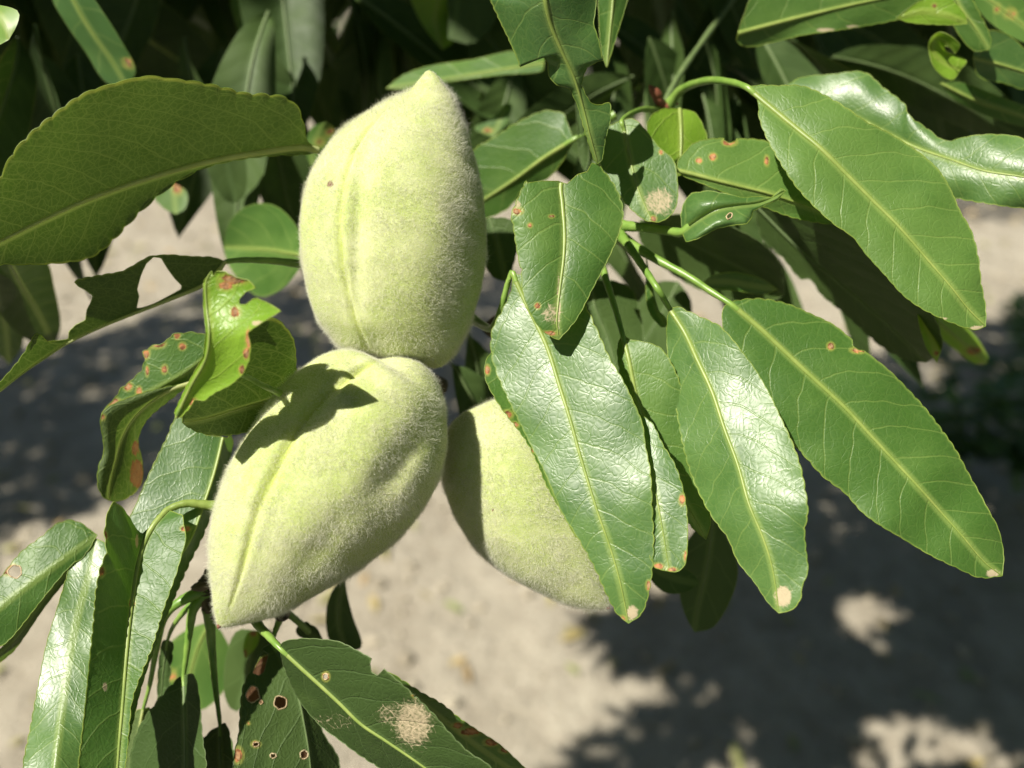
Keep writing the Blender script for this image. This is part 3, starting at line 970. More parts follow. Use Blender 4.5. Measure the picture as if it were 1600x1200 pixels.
# ------------------------------------------------------------------ the fruit
fruit('fuzzy green almond standing upright, uppermost of the three fruits',
      [(669,110),(683,118),(694,133),(708,152),(719,180),(729,204),(738,236),(749,281),(756,329),(759,364),(759,398),(754,436),(746,470),(733,510),(716,543),(699,565),(683,575),
       (655,571),(620,565),(588,558),(556,552),(530,541),(513,521),(496,498),(485,470),(477,436),(471,398),(469,364),(470,335),(475,306),(486,270),(504,239),(520,217),(542,197),(567,179),(598,161),(617,152),(632,146),(643,139),(656,123)],
      (655, 578), (668, 110), 4.0, -2.0, 0.80,
      [(612,150),(597,175),(572,205),(550,240),(537,280),(531,320),(529,360),(533,410),(541,460),(552,500),(575,545),(600,560)], 0.070, 0.032,
      [(574,240,16,80,8,0.8),(562,345,12,70,0,0.9),(557,440,10,50,-3,0.5),(583,545,30,20,20,1.6),(740,430,40,160,0,0.8)], 100000,
      spots=[(516,288,5)], lips=0.012, seed=3, scar=False)
fruit('fuzzy green almond leaning to lower left, lowest and nearest of the three fruits',
      [(345,980),(336,962),(331,920),(328,870),(329,830),(336,795),(350,752),(366,715),(388,675),(412,640),(440,606),(470,578),(502,556),(535,547),(566,551),(590,562),
       (618,558),(648,563),(672,580),(688,607),(696,645),(698,690),(692,728),(678,765),(655,802),(625,838),(590,868),(552,895),(515,917),(480,937),(446,955),(410,968),(375,976)],
      (610, 560), (345, 980), -2.0, -1.0, 0.80,
      [(592,561),(570,575),(545,592),(518,612),(490,640),(465,672),(440,715),(420,755),(402,795),(390,840),(378,890),(362,940),(348,975)], 0.070, 0.050,
      [(565,580,16,34,-55,1.6),(530,606,16,40,-50,1.2),(628,720,26,75,35,1.6),(480,600,30,60,50,0.9),(520,830,20,80,40,0.5),(430,850,60,90,20,-0.3)], 100000, lips=0.02, seed=8, step=0.05)
fruit('fuzzy green almond half hidden by a broad leaf, rightmost of the three fruits',
      [(950,949),(925,952),(890,946),(855,931),(815,912),(775,886),(742,855),(717,818),(700,780),(691,742),(691,705),(700,672),(722,647),(750,632),(780,623),(815,632),(850,665),(885,715),(915,775),(937,835),(950,890),(955,930)],
      (735, 660), (950, 949), 9.0, -2.0, 0.80,
      [(800,625),(850,680),(890,740),(920,800),(940,870),(950,930)], 0.03, 0.05,
      [], 65000, spots=[(770,797,2.5)], seed=21)

# ------------------------------------------------------------------ branches: an empty with its twig; every leaf a part of it
def branch(label, paths, r0=1.6, r1=0.8, mat='twig'):
    o = W(*paths[0][0])
    root = empty('almond_branch', o, label, 'branch')
    ORIGIN[root.name] = o
    for pth in paths:
        c = catmull(pth, 40)
        P = W(c[:, 0], c[:, 1], c[:, 2])
        rad = np.linspace(r0, r1, 40) * 1e-3 * (1 + 0.10 * np.sin(np.arange(40) * 0.9) + 0.06 * rng.normal(size=40))
        rad[-1] *= 0.3
        Vv, Fv = tube(P, rad, 10)
        mesh_obj('twig', Vv, Fv, MAT[mat], root, o)
    return root
def buds(root, x, y, z, n, spread=10, size=1.3, mat='bud'):
    for k in range(n):
        a = rng.uniform(0, 6.28)
        b = W(x + rng.uniform(-1, 1) * spread, y + rng.uniform(-1, 1) * spread, z + rng.uniform(-1.5, 1.5))
        d = np.array([math.cos(a), 0.3 * rng.normal(), math.sin(a)]); d /= np.linalg.norm(d)
        s = size * 1e-3 * rng.uniform(0.7, 1.3)
        Vv, Fv = tube([b, b + d*s*0.5, b + d*s*1.2, b + d*s*1.9, b + d*s*2.3], [s*0.3, s*0.62, s*0.6, s*0.3, s*0.03], 8)
        mesh_obj('bud_scale', Vv, Fv, MAT[mat], root, W(x, y, z))

spur = branch('fruiting twig behind the almonds carrying the chewed leaves of the left side',
              [[(690,605,32),(640,590,26),(560,600,24),(470,700,22),(400,820,18),(345,915,14)], [(640,590,26),(600,480,30),(560,330,26),(510,260,20)]], 2.0, 1.2)
whorl = branch('short twig below the lowest almond with drooping leaves full of holes',
               [[(345,915,14),(328,905,13),(322,930,12),(330,955,13)], [(400,860,18),(430,940,14),(445,965,10)]], 1.9, 1.3)
fan = branch('twig carrying the fan of broad sunlit leaves right of the almonds',
             [[(760,520,30),(850,430,26),(930,360,22),(990,385,18)], [(930,360,22),(1000,240,34),(1037,165,36)]], 1.5, 1.1)
top = branch('upper right twig with long leaves, a curled leaf and reddish buds',
             [[(1230,-120,120),(1130,20,70),(1060,120,45),(1034,172,35)]], 0.8, 0.7, 'midrib_shade')
hang = branch('shaded twigs hanging along the top edge with dark blurred leaves',
              [[(260,-260,110),(330,-60,100),(420,-20,110)], [(700,-200,120),(760,-60,100),(880,-40,90)], [(40,-160,60),(-30,-40,60)], [(1500,-160,60),(1560,-30,45)]], 2.2, 1.2)
buds(top, 1036, 162, 33, 6, 7, 1.4)
buds(whorl, 322, 912, 10, 9, 10, 1.1, 'twig')
buds(whorl, 330, 955, 11, 4, 7, 0.9, 'twig')

# ---- left side
leaf(spur, [(498,236,17),(470,232,15),(405,240,12),(320,256,8),(225,283,4),(140,313,0),(70,345,-4),(0,380,-7),(-60,412,-9),(-110,440,-10)],
     [(478,216),(475,195),(465,168),(447,153),(417,148),(383,146),(353,138),(327,132),(293,126),(267,123),(233,119),(207,123),(173,132),(130,147),(83,180),(50,207),(20,240),(0,277),(-40,330),(-90,410)],
     [(480,241),(430,243),(370,250),(320,262),(277,284),(240,312),(205,345),(178,374),(150,398),(120,408),(60,413),(0,414),(-50,424),(-95,438)],
     za=-14, zb=7, mat='under', cam=0.4, ser=(3.0, 31), rib=0.66, pet=[(520,262,20)], wave=0.4,
     label='largest leaf at upper left, its dark underside turned to the camera')
leaf(spur, [(353,409,15),(335,432,14),(317,447,13),(267,468,12),(217,488,11),(167,508,9),(110,535,7),(67,563,5),(33,587,3),(0,613,2),(-40,640,0)],
     [(333,402),(310,401),(290,400),(268,398),(247,399),(233,401),(213,412),(190,424),(157,430),(117,440),(90,470),(68,500),(53,522),(40,548),(20,575),(0,597)],
     [(330,428),(300,436),(287,440),(250,458),(215,470),(180,474),(137,483),(105,500),(85,518),(70,533),(40,560),(0,606)],
     za=-9, zb=10, mat='under', cam=0.3, ser=(1.8, 17), rib=0.42, pet=[(500,418,20),(470,413,18),(417,407,16)], petr=0.75, wave=0.5,
     cuts=[[(240,401),(252,403),(262,420),(273,435),(284,446),(283,452),(265,462),(240,475),(222,481),(213,482),(217,463),(214,452),(220,430),(228,412)],
           [(60,450),(117,441),(122,447),(133,453),(146,462),(143,470),(136,484),(134,500),(118,508),(108,518),(107,530),(93,532),(74,534),(64,524),(56,521),(40,540),(40,470)]],
     label='narrow leaf at left chewed into ragged lobes')
leaf(spur, [(276,652,-17),(298,605,-20),(322,560,-23),(327,520,-24),(323,480,-23),(322,440,-23),(330,424,-23)],
     [(283,652),(298,636),(304,624),(318,627),(335,614),(361,601),(380,584),(390,562),(392,540),(387,519),(417,499),(439,486),(422,475),(406,468),(395,462),(400,450),(389,438),(370,434),(350,424)],
     [(272,645),(292,602),(318,556),(322,520),(318,480),(318,440)], za=-3, zb=6, mat='young', lin=True, ser=(1.0, 14), cam=1.5, rib=0.3, wave=1.0,
     cuts=[[(374,467),(385,455),(402,449),(410,462),(396,467),(384,476),(374,476)], [(329,418),(334,433),(341,420)]],
     rust=[(366,436,22,9),(352,446,12,8),(368,488,8,9),(389,530,6,16),(385,552,5,10),(378,578,5,8),(303,630,7,8)], pale=[(402,505,12,5)],
     pet=[(436,614,-7),(410,602,-13),(375,585,-18),(330,590,-19)], petr=0.36, label='small bright young leaf with scorched tattered end, in front of the lowest almond')
leaf(spur, [(330,548,8),(300,575,7.5),(265,597,7),(225,617,7),(190,630,7),(162,640,7)],
     [(328,524),(300,519),(270,522),(257,536),(240,540),(224,549),(227,564),(222,579),(203,597),(190,606),(180,622)],
     [(320,575),(290,604),(250,625),(210,640),(180,642)], za=-0.5, zb=2, mat='upper', ser=(2.0, 19), lin=True, rib=0.0,
     rust=[(245,537,13,7),(277,524,5,6),(228,553,6,8),(285,541,6),(257,577,5,7),(230,580,3,8),(200,604,7,7),(217,612,5,8),(176,628,12,7)],
     label='sunlit pale green leaf with brown spots left of the young leaf')
leaf(spur, [(300,598,8),(270,608,7),(235,630,6),(207,658,6),(190,690,6),(182,720,6),(174,752,6),(170,782,7)],
     [(270,603),(240,609),(205,620),(172,634),(160,645),(157,660),(161,685),(162,708),(154,730),(153,758),(160,775)],
     [(265,625),(235,650),(222,668),(216,690),(222,720),(222,752),(208,772),(185,783)], za=-5, zb=9, mat='under', cam=-1.5, ser=(1.6, 17), rib=0.38,
     rust=[(159,652,6,5),(212,700,7,12),(214,740,12,26)], label='leaf at left rolled back into a curved trough')
leaf(spur, [(462,610,5),(420,625,1),(370,640,-3),(320,655,-6),(285,660,-8)],
     [(462,560),(458,530),(443,508),(430,498),(403,500),(365,520),(335,560),(305,610),(287,640)],
     [(450,650),(420,668),(387,675),(353,680),(317,677),(295,668)], za=-15, zb=3, mat='under', ser=(1.8, 18), rib=0.32, pet=[(500,590,16)],
     label='dark shaded leaf tucked behind the young leaf and the lowest almond')
leaf(spur, [(478,400,40),(450,395,48),(420,390,55),(385,388,60),(350,386,64)],
     [(468,362),(445,331),(420,318),(385,322),(358,348)], [(468,420),(440,452),(405,464),(375,440),(355,410)], za=-4, zb=3, mat='upper', lo=True, rib=0.3,
     label='round blurred leaf behind the chewed leaf')
leaf(spur, [(352,668,10),(336,735,7),(318,790,4.5),(300,838,2.5),(276,880,0.5),(250,935,-1),(230,990,-2),(212,1060,-3),(196,1140,-3),(186,1230,-3)],
     [(320,655),(277,652),(262,682),(245,716),(228,752),(212,790),(203,808),(190,860),(180,920),(170,1000),(165,1080),(170,1160)],
     [(364,690),(352,735),(336,785),(318,835),(296,880),(270,940),(246,1000),(222,1070),(205,1140)], za=1.6, zb=6, mat='glossy', ser=(1.6, 18), rib=0.30, wave=0.5,
     cuts=[[(330,640),(276,650),(282,652),(296,660),(322,680),(356,684),(372,660)]], rust=[(290,826,8,5)],
     label='glossy strap shaped leaf gleaming white beside the lowest almond')
leaf(spur, [(262,797,1),(240,822,-1),(225,850,-2),(215,885,-4),(208,930,-6),(202,980,-8),(197,1035,-10),(192,1100,-12),(186,1170,-14),(180,1260,-16)],
     [(246,806),(232,826),(219,838),(202,808),(190,792),(178,783),(168,800),(163,832),(167,862),(156,890),(150,920),(145,980),(138,1050),(130,1130),(122,1200),(125,1250)],
     [(285,805),(291,842),(276,895),(256,950),(238,1010),(212,1075),(205,1100),(198,1180),(190,1240)], za=lambda t: -1.0 - 5.0 * np.clip(t * 2.2 - 0.2, 0, 1), zb=-1.0, mat='upper', ser=(1.8, 20), rib=0.55, lin=True, wave=0.3,
     pet=[(345,792,4),(315,788,3),(288,787,2)], petr=0.75, pet_mat='midrib', rib_mat='midrib', rust=[(163,838,5,9),(157,893,7,9),(206,942,5,7),(290,826,8,5)], pale=[(164,1073,5,9),(214,845,3,14)],  # first pale mark paints a fleck of light from a hole
     label='long hanging leaf at lower left with yellow midrib, half of it in shade')
leaf(spur, [(150,842,8),(138,900,5),(122,960,1),(108,1030,-3),(98,1100,-7),(88,1180,-12),(80,1260,-16)],
     [(140,832),(118,862),(103,905),(88,955),(73,1005),(60,1070),(47,1140),(36,1200),(40,1250)],
     [(164,850),(168,900),(160,960),(154,1030),(150,1100),(140,1200),(120,1250)], za=0.6, zb=0.5, mat='glossy', ser=(1.5, 20), rib=0.0, wave=0.8,
     label='gleaming pale leaf at lower left behind the yellow ribbed one')
leaf(spur, [(152,836,8),(120,858,6),(80,888,4),(30,925,2),(-20,965,0),(-70,1010,-2)],
     [(147,833),(130,820),(110,813),(87,820),(67,837),(33,863),(0,903),(-50,960)],
     [(130,870),(110,884),(67,935),(20,994),(0,1010),(-40,1020)], za=2.2, zb=0.5, mat='upper', ser=(1.6, 20), rib=0.0, wave=0.6,
     cuts=[blob(24,893,11,10)], rust=[(14,890,14,9)], label='matt green leaf cut by the left edge below the rolled leaf')
leaf(spur, [(115,880,7),(67,940,5),(20,1002,3),(-30,1050,1)], [(108,885),(64,936),(18,997),(-28,1040)], [(118,886),(70,948),(24,1014),(0,1035),(-28,1060)],
     za=-1, zb=4, mat='under', rib=0.0, ser=(1.0, 18))

# ---- leaves below the lowest almond
leaf(whorl, [(287,1056,11),(288,1100,9),(289,1150,8),(289,1200,7),(288,1290,6)],
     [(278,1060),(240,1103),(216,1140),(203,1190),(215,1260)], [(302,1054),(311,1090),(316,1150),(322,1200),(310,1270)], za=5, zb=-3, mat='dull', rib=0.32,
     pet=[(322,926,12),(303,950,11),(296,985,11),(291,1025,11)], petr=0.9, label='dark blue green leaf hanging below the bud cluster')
leaf(whorl, [(224,1108,14),(216,1150,14),(206,1200,14),(200,1260,14)], [(214,1110),(190,1150),(178,1200),(185,1250)], [(234,1106),(232,1150),(226,1200),(215,1250)], za=3, zb=2, mat='under', rib=0.25,
     pet=[(322,922,12),(285,938,10),(258,962,10),(245,1010,12),(234,1070,13)], petr=0.85)
leaf(whorl, [(262,1000,16),(256,1040,17),(252,1085,18),(248,1140,18)], [(270,1005),(267,1040),(262,1090)], [(254,1002),(248,1040),(246,1090)], mat='dull', rib=0.2,
     pet=[(318,930,13),(288,955,13),(270,980,15)], petr=0.7)
leaf(whorl, [(344,1134,13),(344,1170,12),(345,1210,11),(346,1280,10)], [(330,1142),(316,1158),(310,1200),(320,1260)], [(352,1130),(362,1160),(370,1200),(365,1260)], za=3, zb=-2, mat='dull', rib=0.3,
     pet=[(327,950,13),(330,1000,14),(335,1060,14)], petr=0.85)
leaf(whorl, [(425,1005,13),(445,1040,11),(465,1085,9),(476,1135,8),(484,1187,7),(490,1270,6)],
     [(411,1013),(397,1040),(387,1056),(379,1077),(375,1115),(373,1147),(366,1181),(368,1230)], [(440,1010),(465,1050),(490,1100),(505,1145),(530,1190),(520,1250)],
     za=-7, zb=5, mat='dull', ser=(1.6, 17), rib=0.30, pet=[(440,960,15)],  # darkened green stands in for shade on this leaf
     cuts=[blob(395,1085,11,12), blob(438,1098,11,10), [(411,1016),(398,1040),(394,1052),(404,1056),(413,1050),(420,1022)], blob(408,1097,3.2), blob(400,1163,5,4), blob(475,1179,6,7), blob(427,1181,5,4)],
     rust=[(372,1180,8,12),(388,1130,3),(400,1163,7,5)], label='leaf below the lowest almond riddled with round holes')
leaf(whorl, [(430,1020,24),(425,1070,24),(420,1120,23),(430,1180,22),(440,1260,21)], [(405,1030),(385,1080),(378,1140),(392,1210)], [(455,1040),(468,1090),(485,1150),(490,1220)], za=-2, zb=3, mat='dry', ser=(0, 20), rib=0.3, rib_mat='rim', wave=1.6,
     label='withered brown leaf seen through the holes of the riddled leaf')
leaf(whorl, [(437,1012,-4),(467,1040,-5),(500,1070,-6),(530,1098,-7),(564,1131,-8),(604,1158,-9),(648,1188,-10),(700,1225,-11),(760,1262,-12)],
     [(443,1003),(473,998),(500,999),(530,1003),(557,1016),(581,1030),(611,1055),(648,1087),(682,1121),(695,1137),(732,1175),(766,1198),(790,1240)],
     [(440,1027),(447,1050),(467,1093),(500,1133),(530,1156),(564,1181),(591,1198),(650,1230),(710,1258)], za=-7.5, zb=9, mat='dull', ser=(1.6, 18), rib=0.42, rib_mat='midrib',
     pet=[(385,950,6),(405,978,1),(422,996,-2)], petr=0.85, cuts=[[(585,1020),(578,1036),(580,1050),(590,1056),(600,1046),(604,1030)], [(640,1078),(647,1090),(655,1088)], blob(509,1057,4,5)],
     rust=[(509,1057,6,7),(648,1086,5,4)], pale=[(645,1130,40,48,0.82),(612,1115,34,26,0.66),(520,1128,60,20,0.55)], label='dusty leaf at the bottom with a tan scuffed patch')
leaf(whorl, [(600,1050,3),(650,1090,4),(700,1130,4),(755,1172,4),(840,1230,4)],
     [(611,1052),(658,1082),(689,1099),(719,1123),(749,1143),(780,1163),(817,1197),(845,1225)], [(610,1070),(660,1130),(720,1180),(800,1230)], za=-3, zb=3, mat='upper', ser=(1.6, 17), rib=0.0,
     rust=[(735,1143,16,7),(715,1134,9,5),(768,1160,12,6),(790,1172,10,5)])
leaf(whorl, [(540,905,34),(530,940,35),(530,980,36),(545,1020,36)], [(528,910),(512,940),(510,985),(520,1010)], [(542,925),(552,965),(566,1010)], mat='dull', lo=True, rib=0.2)
leaf(whorl, [(330,970,44),(310,1010,46),(296,1060,48),(290,1110,49)], [(290,985),(262,1010),(250,1050),(262,1095)], [(345,985),(360,1020),(355,1070),(320,1108)], za=3, mat='upper', lo=True, rib=0.25,
     rust=[(268,1055,9,7)], label='pale blurred leaf seen between the hanging stalks')
leaf(whorl, [(400,985,40),(390,1030,41),(380,1075,42),(370,1112,43)], [(370,985),(352,1030),(350,1080),(358,1105)], [(425,985),(420,1030),(405,1080)], mat='dull', lo=True, rib=0.2)
leaf(whorl, [(395,985,38),(390,1005,38),(383,1030,38)], [(405,988),(402,1008)], [(386,990),(380,1012)], mat='young', lo=True, rib=0.0, rust=[(396,990,6,5),(381,1022,6,7)])
leaf(whorl, [(470,975,20),(485,990,22),(505,1008,22)], [(480,972),(500,990)], [(462,985),(480,1002)], mat='dull', rib=0.0, pet=[(440,950,16)])

# ---- centre and right
leaf(fan, [(905,262,0),(878,284,-1),(879,320,-2),(882,360,-3),(881,400,-4),(875,450,-5),(870,500,-6),(873,531,-6)],
     [(929,255),(942,266),(960,290),(972,320),(973,342),(966,368),(950,405),(928,447),(901,498)],
     [(880,272),(850,276),(822,284),(814,300),(806,318),(799,336),(802,352),(806,380),(810,402),(815,430),(817,457),(830,491),(847,516),(865,528)], za=1.5, zb=-0.5, mat='upper', cam=-0.8, ser=(1.7, 18), rib=0.45,
     cuts=[[(927,250),(918,268),(902,273),(886,288),(872,283),(846,283),(824,286),(812,262),(860,230),(915,230)], [(802,410),(817,420),(812,433),(803,436)]],
     rust=[(808,330,9,6),(862,338,5,3),(828,352,4,4),(858,521,14,4),(840,478,5)], pale=[(862,490,22,22,0.72),(873,470,4,60,0.8),(808,320,8,10,0.8)],
     label='heart shaped leaf in the centre with bitten top and scorched tip')
leaf(fan, [(800,425,3),(818,465,2),(838,505,0.5),(857,548,-1),(874,602,-3),(891,656,-5),(908,717,-7),(932,795,-9.5),(955,861,-11),(969,911,-12),(982,974,-12)],
     [(815,430),(870,430),(905,460),(918,484),(935,521),(952,559),(972,592),(992,633),(1004,663),(1008,694),(1016,737),(1019,798),(1021,844),(1019,888),(1013,928),(1002,959)],
     [(800,450),(787,481),(771,511),(767,535),(770,562),(780,592),(800,636),(817,670),(834,704),(851,737),(878,800),(901,837),(928,884),(948,928),(965,959)],
     za=-2.9, zb=3.4, mat='glossy', cam=-0.3, ser=(1.9, 20), rib=0.45, pet=[(740,500,20),(770,512,8)], pale=[(988,957,11,13)], rust=[(972,968,6,6),(1014,915,5,8),(1003,642,5,5)],
     label='broad central leaf in front of the rightmost almond, tan spot at its tip')
leaf(fan, [(790,500,6),(800,560,4),(815,620,2.2),(835,680,0.5),(860,750,-1.8),(900,840,-4)],
     [(775,540),(759,565),(759,592),(770,616),(786,641),(807,668),(824,692),(840,724),(854,758),(872,790)], [(820,540),(850,620),(870,700),(895,790)], za=-1, zb=1, mat='upper', ser=(1.5, 16), rib=0.0,
     rust=[(761,578,5,8),(792,648,9,7),(804,664,7,5),(833,704,5,4)])
leaf(fan, [(849,-40,-12),(852,0,-11),(861,40,-9),(878,81,-7),(898,125,-5),(911,169,-3),(921,209,-2),(934,256,0)],
     [(930,-30),(932,0),(930,20),(927,37),(935,61),(942,94),(930,98),(917,105),(911,120),(908,134,0.62),(913,144),(921,159),(932,165),(954,160),(954,189),(946,216),(941,250)],
     [(780,-40),(766,0),(780,30),(793,57),(807,88),(813,105),(819,91),(827,81),(840,81),(849,88),(856,98),(857,118),(868,132),(890,138,0.62),(903,165),(914,205),(928,250)],
     za=2, zb=3.5, mat='glossy', lin=True, ser=(1.2, 15), rib=0.42, wave=1.3, cam=-0.8, label='chewed leaf hanging from the top edge, its lower half eaten to the midrib')
leaf(fan, [(1046,482,5),(1070,520,3),(1090,563,0),(1113,613,-3),(1133,673,-6),(1153,727,-9),(1170,787,-12),(1193,843,-14),(1207,890,-15),(1217,958,-16)],
     [(1060,480),(1076,487),(1098,497),(1122,508),(1139,524),(1160,550),(1180,577),(1203,617),(1220,653),(1237,690),(1250,727),(1257,760),(1262,800),(1257,830),(1260,867),(1262,893),(1253,917),(1251,935),(1238,952)],
     [(1043,500),(1042,530),(1046,580),(1054,620),(1064,680),(1078,735),(1100,785),(1118,815),(1137,840),(1153,877),(1180,911),(1200,941)],
     za=-3.4, zb=6.0, mat='glossy', cam=-0.2, ser=(1.7, 19), rib=0.44, pet=[(965,362,16),(985,388,10),(1010,425,5),(1030,455,2)], petr=0.72, pale=[(1224,932,16,20)], wave=0.9,
     label='glossy leaf in the middle of the fan with a white gleam along its right half')
leaf(fan, [(1140,474,4),(1187,513,3),(1237,560,2),(1277,597,1),(1320,637,0),(1360,680,-1),(1400,723,-2),(1437,763,-3),(1470,800,-3),(1503,837,-4),(1537,877,-4),(1566,900,-4)],
     [(1150,470),(1187,467),(1230,475),(1270,492),(1303,508),(1330,530),(1353,550),(1387,577),(1420,610),(1447,640),(1470,670),(1493,703),(1513,740),(1530,770),(1546,800),(1560,827),(1568,867)],
     [(1131,480),(1129,505),(1140,540),(1165,585),(1195,630),(1233,685),(1257,712),(1287,745),(1320,770),(1347,800),(1377,822),(1403,837),(1453,867),(1497,888),(1530,902)],
     za=3.2, zb=-1.2, mat='upper', cam=-0.6, ser=(1.6, 19), rib=0.50, pet=[(970,372,18),(1020,402,12),(1075,432,8),(1110,455,6)], petr=0.8,
     cuts=[[(1332,526),(1332,541),(1342,547),(1352,548),(1358,535)]], rust=[(1298,541,6,6),(1341,547,12,5)], pale=[(1551,896,13,8)], label='long leaf reaching to the lower right, largest of the fan')
leaf(top, [(1166,136,6),(1203,167,4),(1243,200,2),(1283,233,0),(1327,277,-1),(1370,320,-2),(1403,353,-3),(1450,407,-4),(1487,450,-5),(1513,483,-5),(1540,510,-5)],
     [(1190,133),(1213,134),(1250,134),(1277,143),(1320,167),(1353,190),(1387,207),(1420,227),(1447,247),(1470,270),(1487,300),(1500,330),(1517,360),(1528,400),(1533,443),(1540,483)],
     [(1178,145),(1185,160),(1186,182),(1197,213),(1217,250),(1243,290),(1270,320),(1303,350),(1333,371),(1353,397),(1383,430),(1410,460),(1437,480),(1470,497),(1503,510),(1525,515)],
     za=2.6, zb=-1.0, mat='upper', cam=-0.6, ser=(1.4, 20), rib=0.52, pet=[(1045,165,34),(1065,140,30),(1105,126,20),(1140,128,11)], petr=0.8, pale=[(1528,513,16,5),(1470,498,14,3)],
     label='long sunlit leaf sweeping down the upper right with pale scorched tip')
leaf(top, [(1220,140,30),(1300,165,26),(1370,200,22),(1430,230,17),(1487,250,12),(1537,267,8),(1600,277,4),(1690,300,0)],
     [(1250,122),(1300,116),(1350,113),(1380,137),(1413,163),(1420,180),(1447,200),(1477,220),(1513,213),(1553,210),(1600,217),(1660,260)],
     [(1240,160),(1320,230),(1400,280),(1450,300),(1497,310),(1537,317),(1600,325),(1650,320)], za=0.6, zb=1.0, mat='glossy', cam=-0.8, ser=(1.5, 21), rib=0.4, wave=1.6,
     label='wavy gleaming leaf at the right edge behind the long sunlit one')
leaf(top, [(972,188,10),(980,225,9),(988,264,8),(1000,304,7),(1019,346,6)],
     [(990,186),(1008,203),(1030,230),(1052,250),(1058,276),(1058,316),(1048,336),(1030,347)], [(958,194),(942,205),(936,240),(942,266),(954,284),(972,310),(990,330),(1010,345)],
     za=-1, zb=1, mat='upper', ser=(1.0, 16), rib=0.36, pet=[(1030,172,34),(1000,172,24)], rust=[(1021,342,5,5),(1033,238,4,4)], pale=[(1030,315,32,28,0.8)], label='leaf above the fan with a dusty cream patch at its tip')
leaf(top, [(1062,170,20),(1064,200,18),(1064,235,17),(1060,275,16)], [(1036,170),(1016,183),(1011,205),(1020,240),(1045,272)], [(1085,176),(1100,200),(1105,225),(1090,260)], za=-2, zb=2, mat='young', ser=(1.2, 18), rib=0.42, wave=0.4)
leaf(top, [(1058,266,9),(1090,274,8.5),(1120,282,8),(1160,292,8),(1200,302,8),(1260,322,9),(1320,345,10)],
     [(1060,250),(1070,238),(1084,224),(1112,217),(1150,217),(1190,219),(1220,232),(1260,270),(1300,325)], [(1068,275),(1090,284),(1130,300),(1180,318),(1240,340),(1300,350)], za=3.0, zb=1, mat='upper', ser=(1.0, 18), rib=0.40,
     cuts=[[(1130,210),(1131,219),(1140,224),(1150,220),(1152,208)]], rust=[(1140,222,11,6),(1092,251,5),(1114,245,6),(1198,251,4,8)], label='sunlit leaf with orange specks right of the dusty tipped one')
leaf(top, [(1066,363,6),(1090,345,4),(1120,328,2),(1150,322,2),(1190,316,3),(1228,298,4)],
     [(1064,335),(1069,316),(1080,302),(1108,298),(1140,304),(1160,309),(1185,307),(1206,309),(1220,294)], [(1072,378),(1088,374),(1120,357),(1144,352),(1166,350),(1174,341),(1176,330),(1192,322),(1215,312)],
     za=2.5, zb=-3.0, mat='glossy', lin=True, ser=(0.8, 14), rib=0.0, wave=1.8, cam=-2.0, cuts=[[(1134,339),(1139,333),(1145,333),(1143,340),(1137,343)]], pet=[(965,352,16),(1000,355,12),(1040,360,9)], petr=0.8,
     label='small curled shiny leaf with a hole above the fan')
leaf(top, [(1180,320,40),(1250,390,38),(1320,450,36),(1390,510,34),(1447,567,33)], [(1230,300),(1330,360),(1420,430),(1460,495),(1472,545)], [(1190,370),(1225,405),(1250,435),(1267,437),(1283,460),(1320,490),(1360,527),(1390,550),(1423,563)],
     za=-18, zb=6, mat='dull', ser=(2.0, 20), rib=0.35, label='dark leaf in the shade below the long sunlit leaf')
leaf(top, [(1435,470,24),(1450,510,24),(1460,540,24),(1464,568,24)], [(1462,490),(1471,540)], [(1433,490),(1446,540)], mat='young', rib=0.0, rust=[(1462,552,5,6)], lo=True)  # brighter green paints the sunlit tip of the dark leaf above
leaf(top, [(1440,480,52),(1475,510,54),(1510,540,56),(1542,568,58)], [(1480,490),(1520,520),(1545,560)], [(1450,510),(1490,545),(1525,570)], za=4, mat='young', lo=True, rib=0.3, rust=[(1520,548,16,8),(1502,560,8,6)], pale=[(1530,572,8,8)])
leaf(top, [(1000,345,44),(1060,370,44),(1120,400,44),(1180,430,43),(1225,462,42)], [(1060,335),(1130,350),(1190,380),(1222,420)], [(1000,375),(1040,420),(1100,455),(1160,470),(1205,470)], za=-14, zb=5, mat='dull', ser=(1.2, 20), rib=0.35)
leaf(top, [(1100,440,30),(1140,440,29),(1175,446,29),(1215,452,29)], [(1115,430),(1150,426),(1190,436)], [(1110,450),(1150,454),(1190,460)], za=-1.5, zb=1, mat='glossy', rib=0.0, ser=(0.6, 18))
leaf(top, [(1060,440,60),(1040,480,60),(1015,520,60),(990,560,58)], [(1080,470),(1075,520),(1040,560)], [(1030,440),(1000,470),(980,520)], mat='dull', lo=True, rib=0.25)
leaf(fan, [(972,520,6),(982,559,4),(992,609,3),(1002,650,2.5),(1030,710,2),(1065,775,2),(1103,843,2)],
     [(983,530),(1009,535),(1033,545),(1055,580),(1075,640),(1090,700),(1102,760),(1110,815)], [(965,545),(968,579),(978,640),(1000,700),(1040,770),(1080,822)], za=-1, zb=1.5, mat='upper', ser=(1.3, 18), rib=0.42,
     pet=[(930,372,20),(945,430,14),(962,485,9)], petr=0.7, label='leaf half hidden between the central leaf and the glossy one')
leaf(fan, [(985,630,-4),(1005,690,-7),(1020,750,-9.8),(1032,810,-12),(1046,893,-14)],
     [(1001,648),(1019,662),(1035,694),(1054,726),(1067,764),(1073,800),(1074,845),(1070,882),(1058,893)], [(985,660),(990,720),(1000,800),(1022,884)], za=-1.8, zb=0, mat='glossy', ser=(1.4, 17), rib=0.3, wave=0.6,
     rust=[(1066,781,5,9),(1003,642,5,6),(1028,885,9,5),(1050,890,8,4),(1072,870,4,9)], label='narrow gleaming leaf with net of veins behind the central leaf')
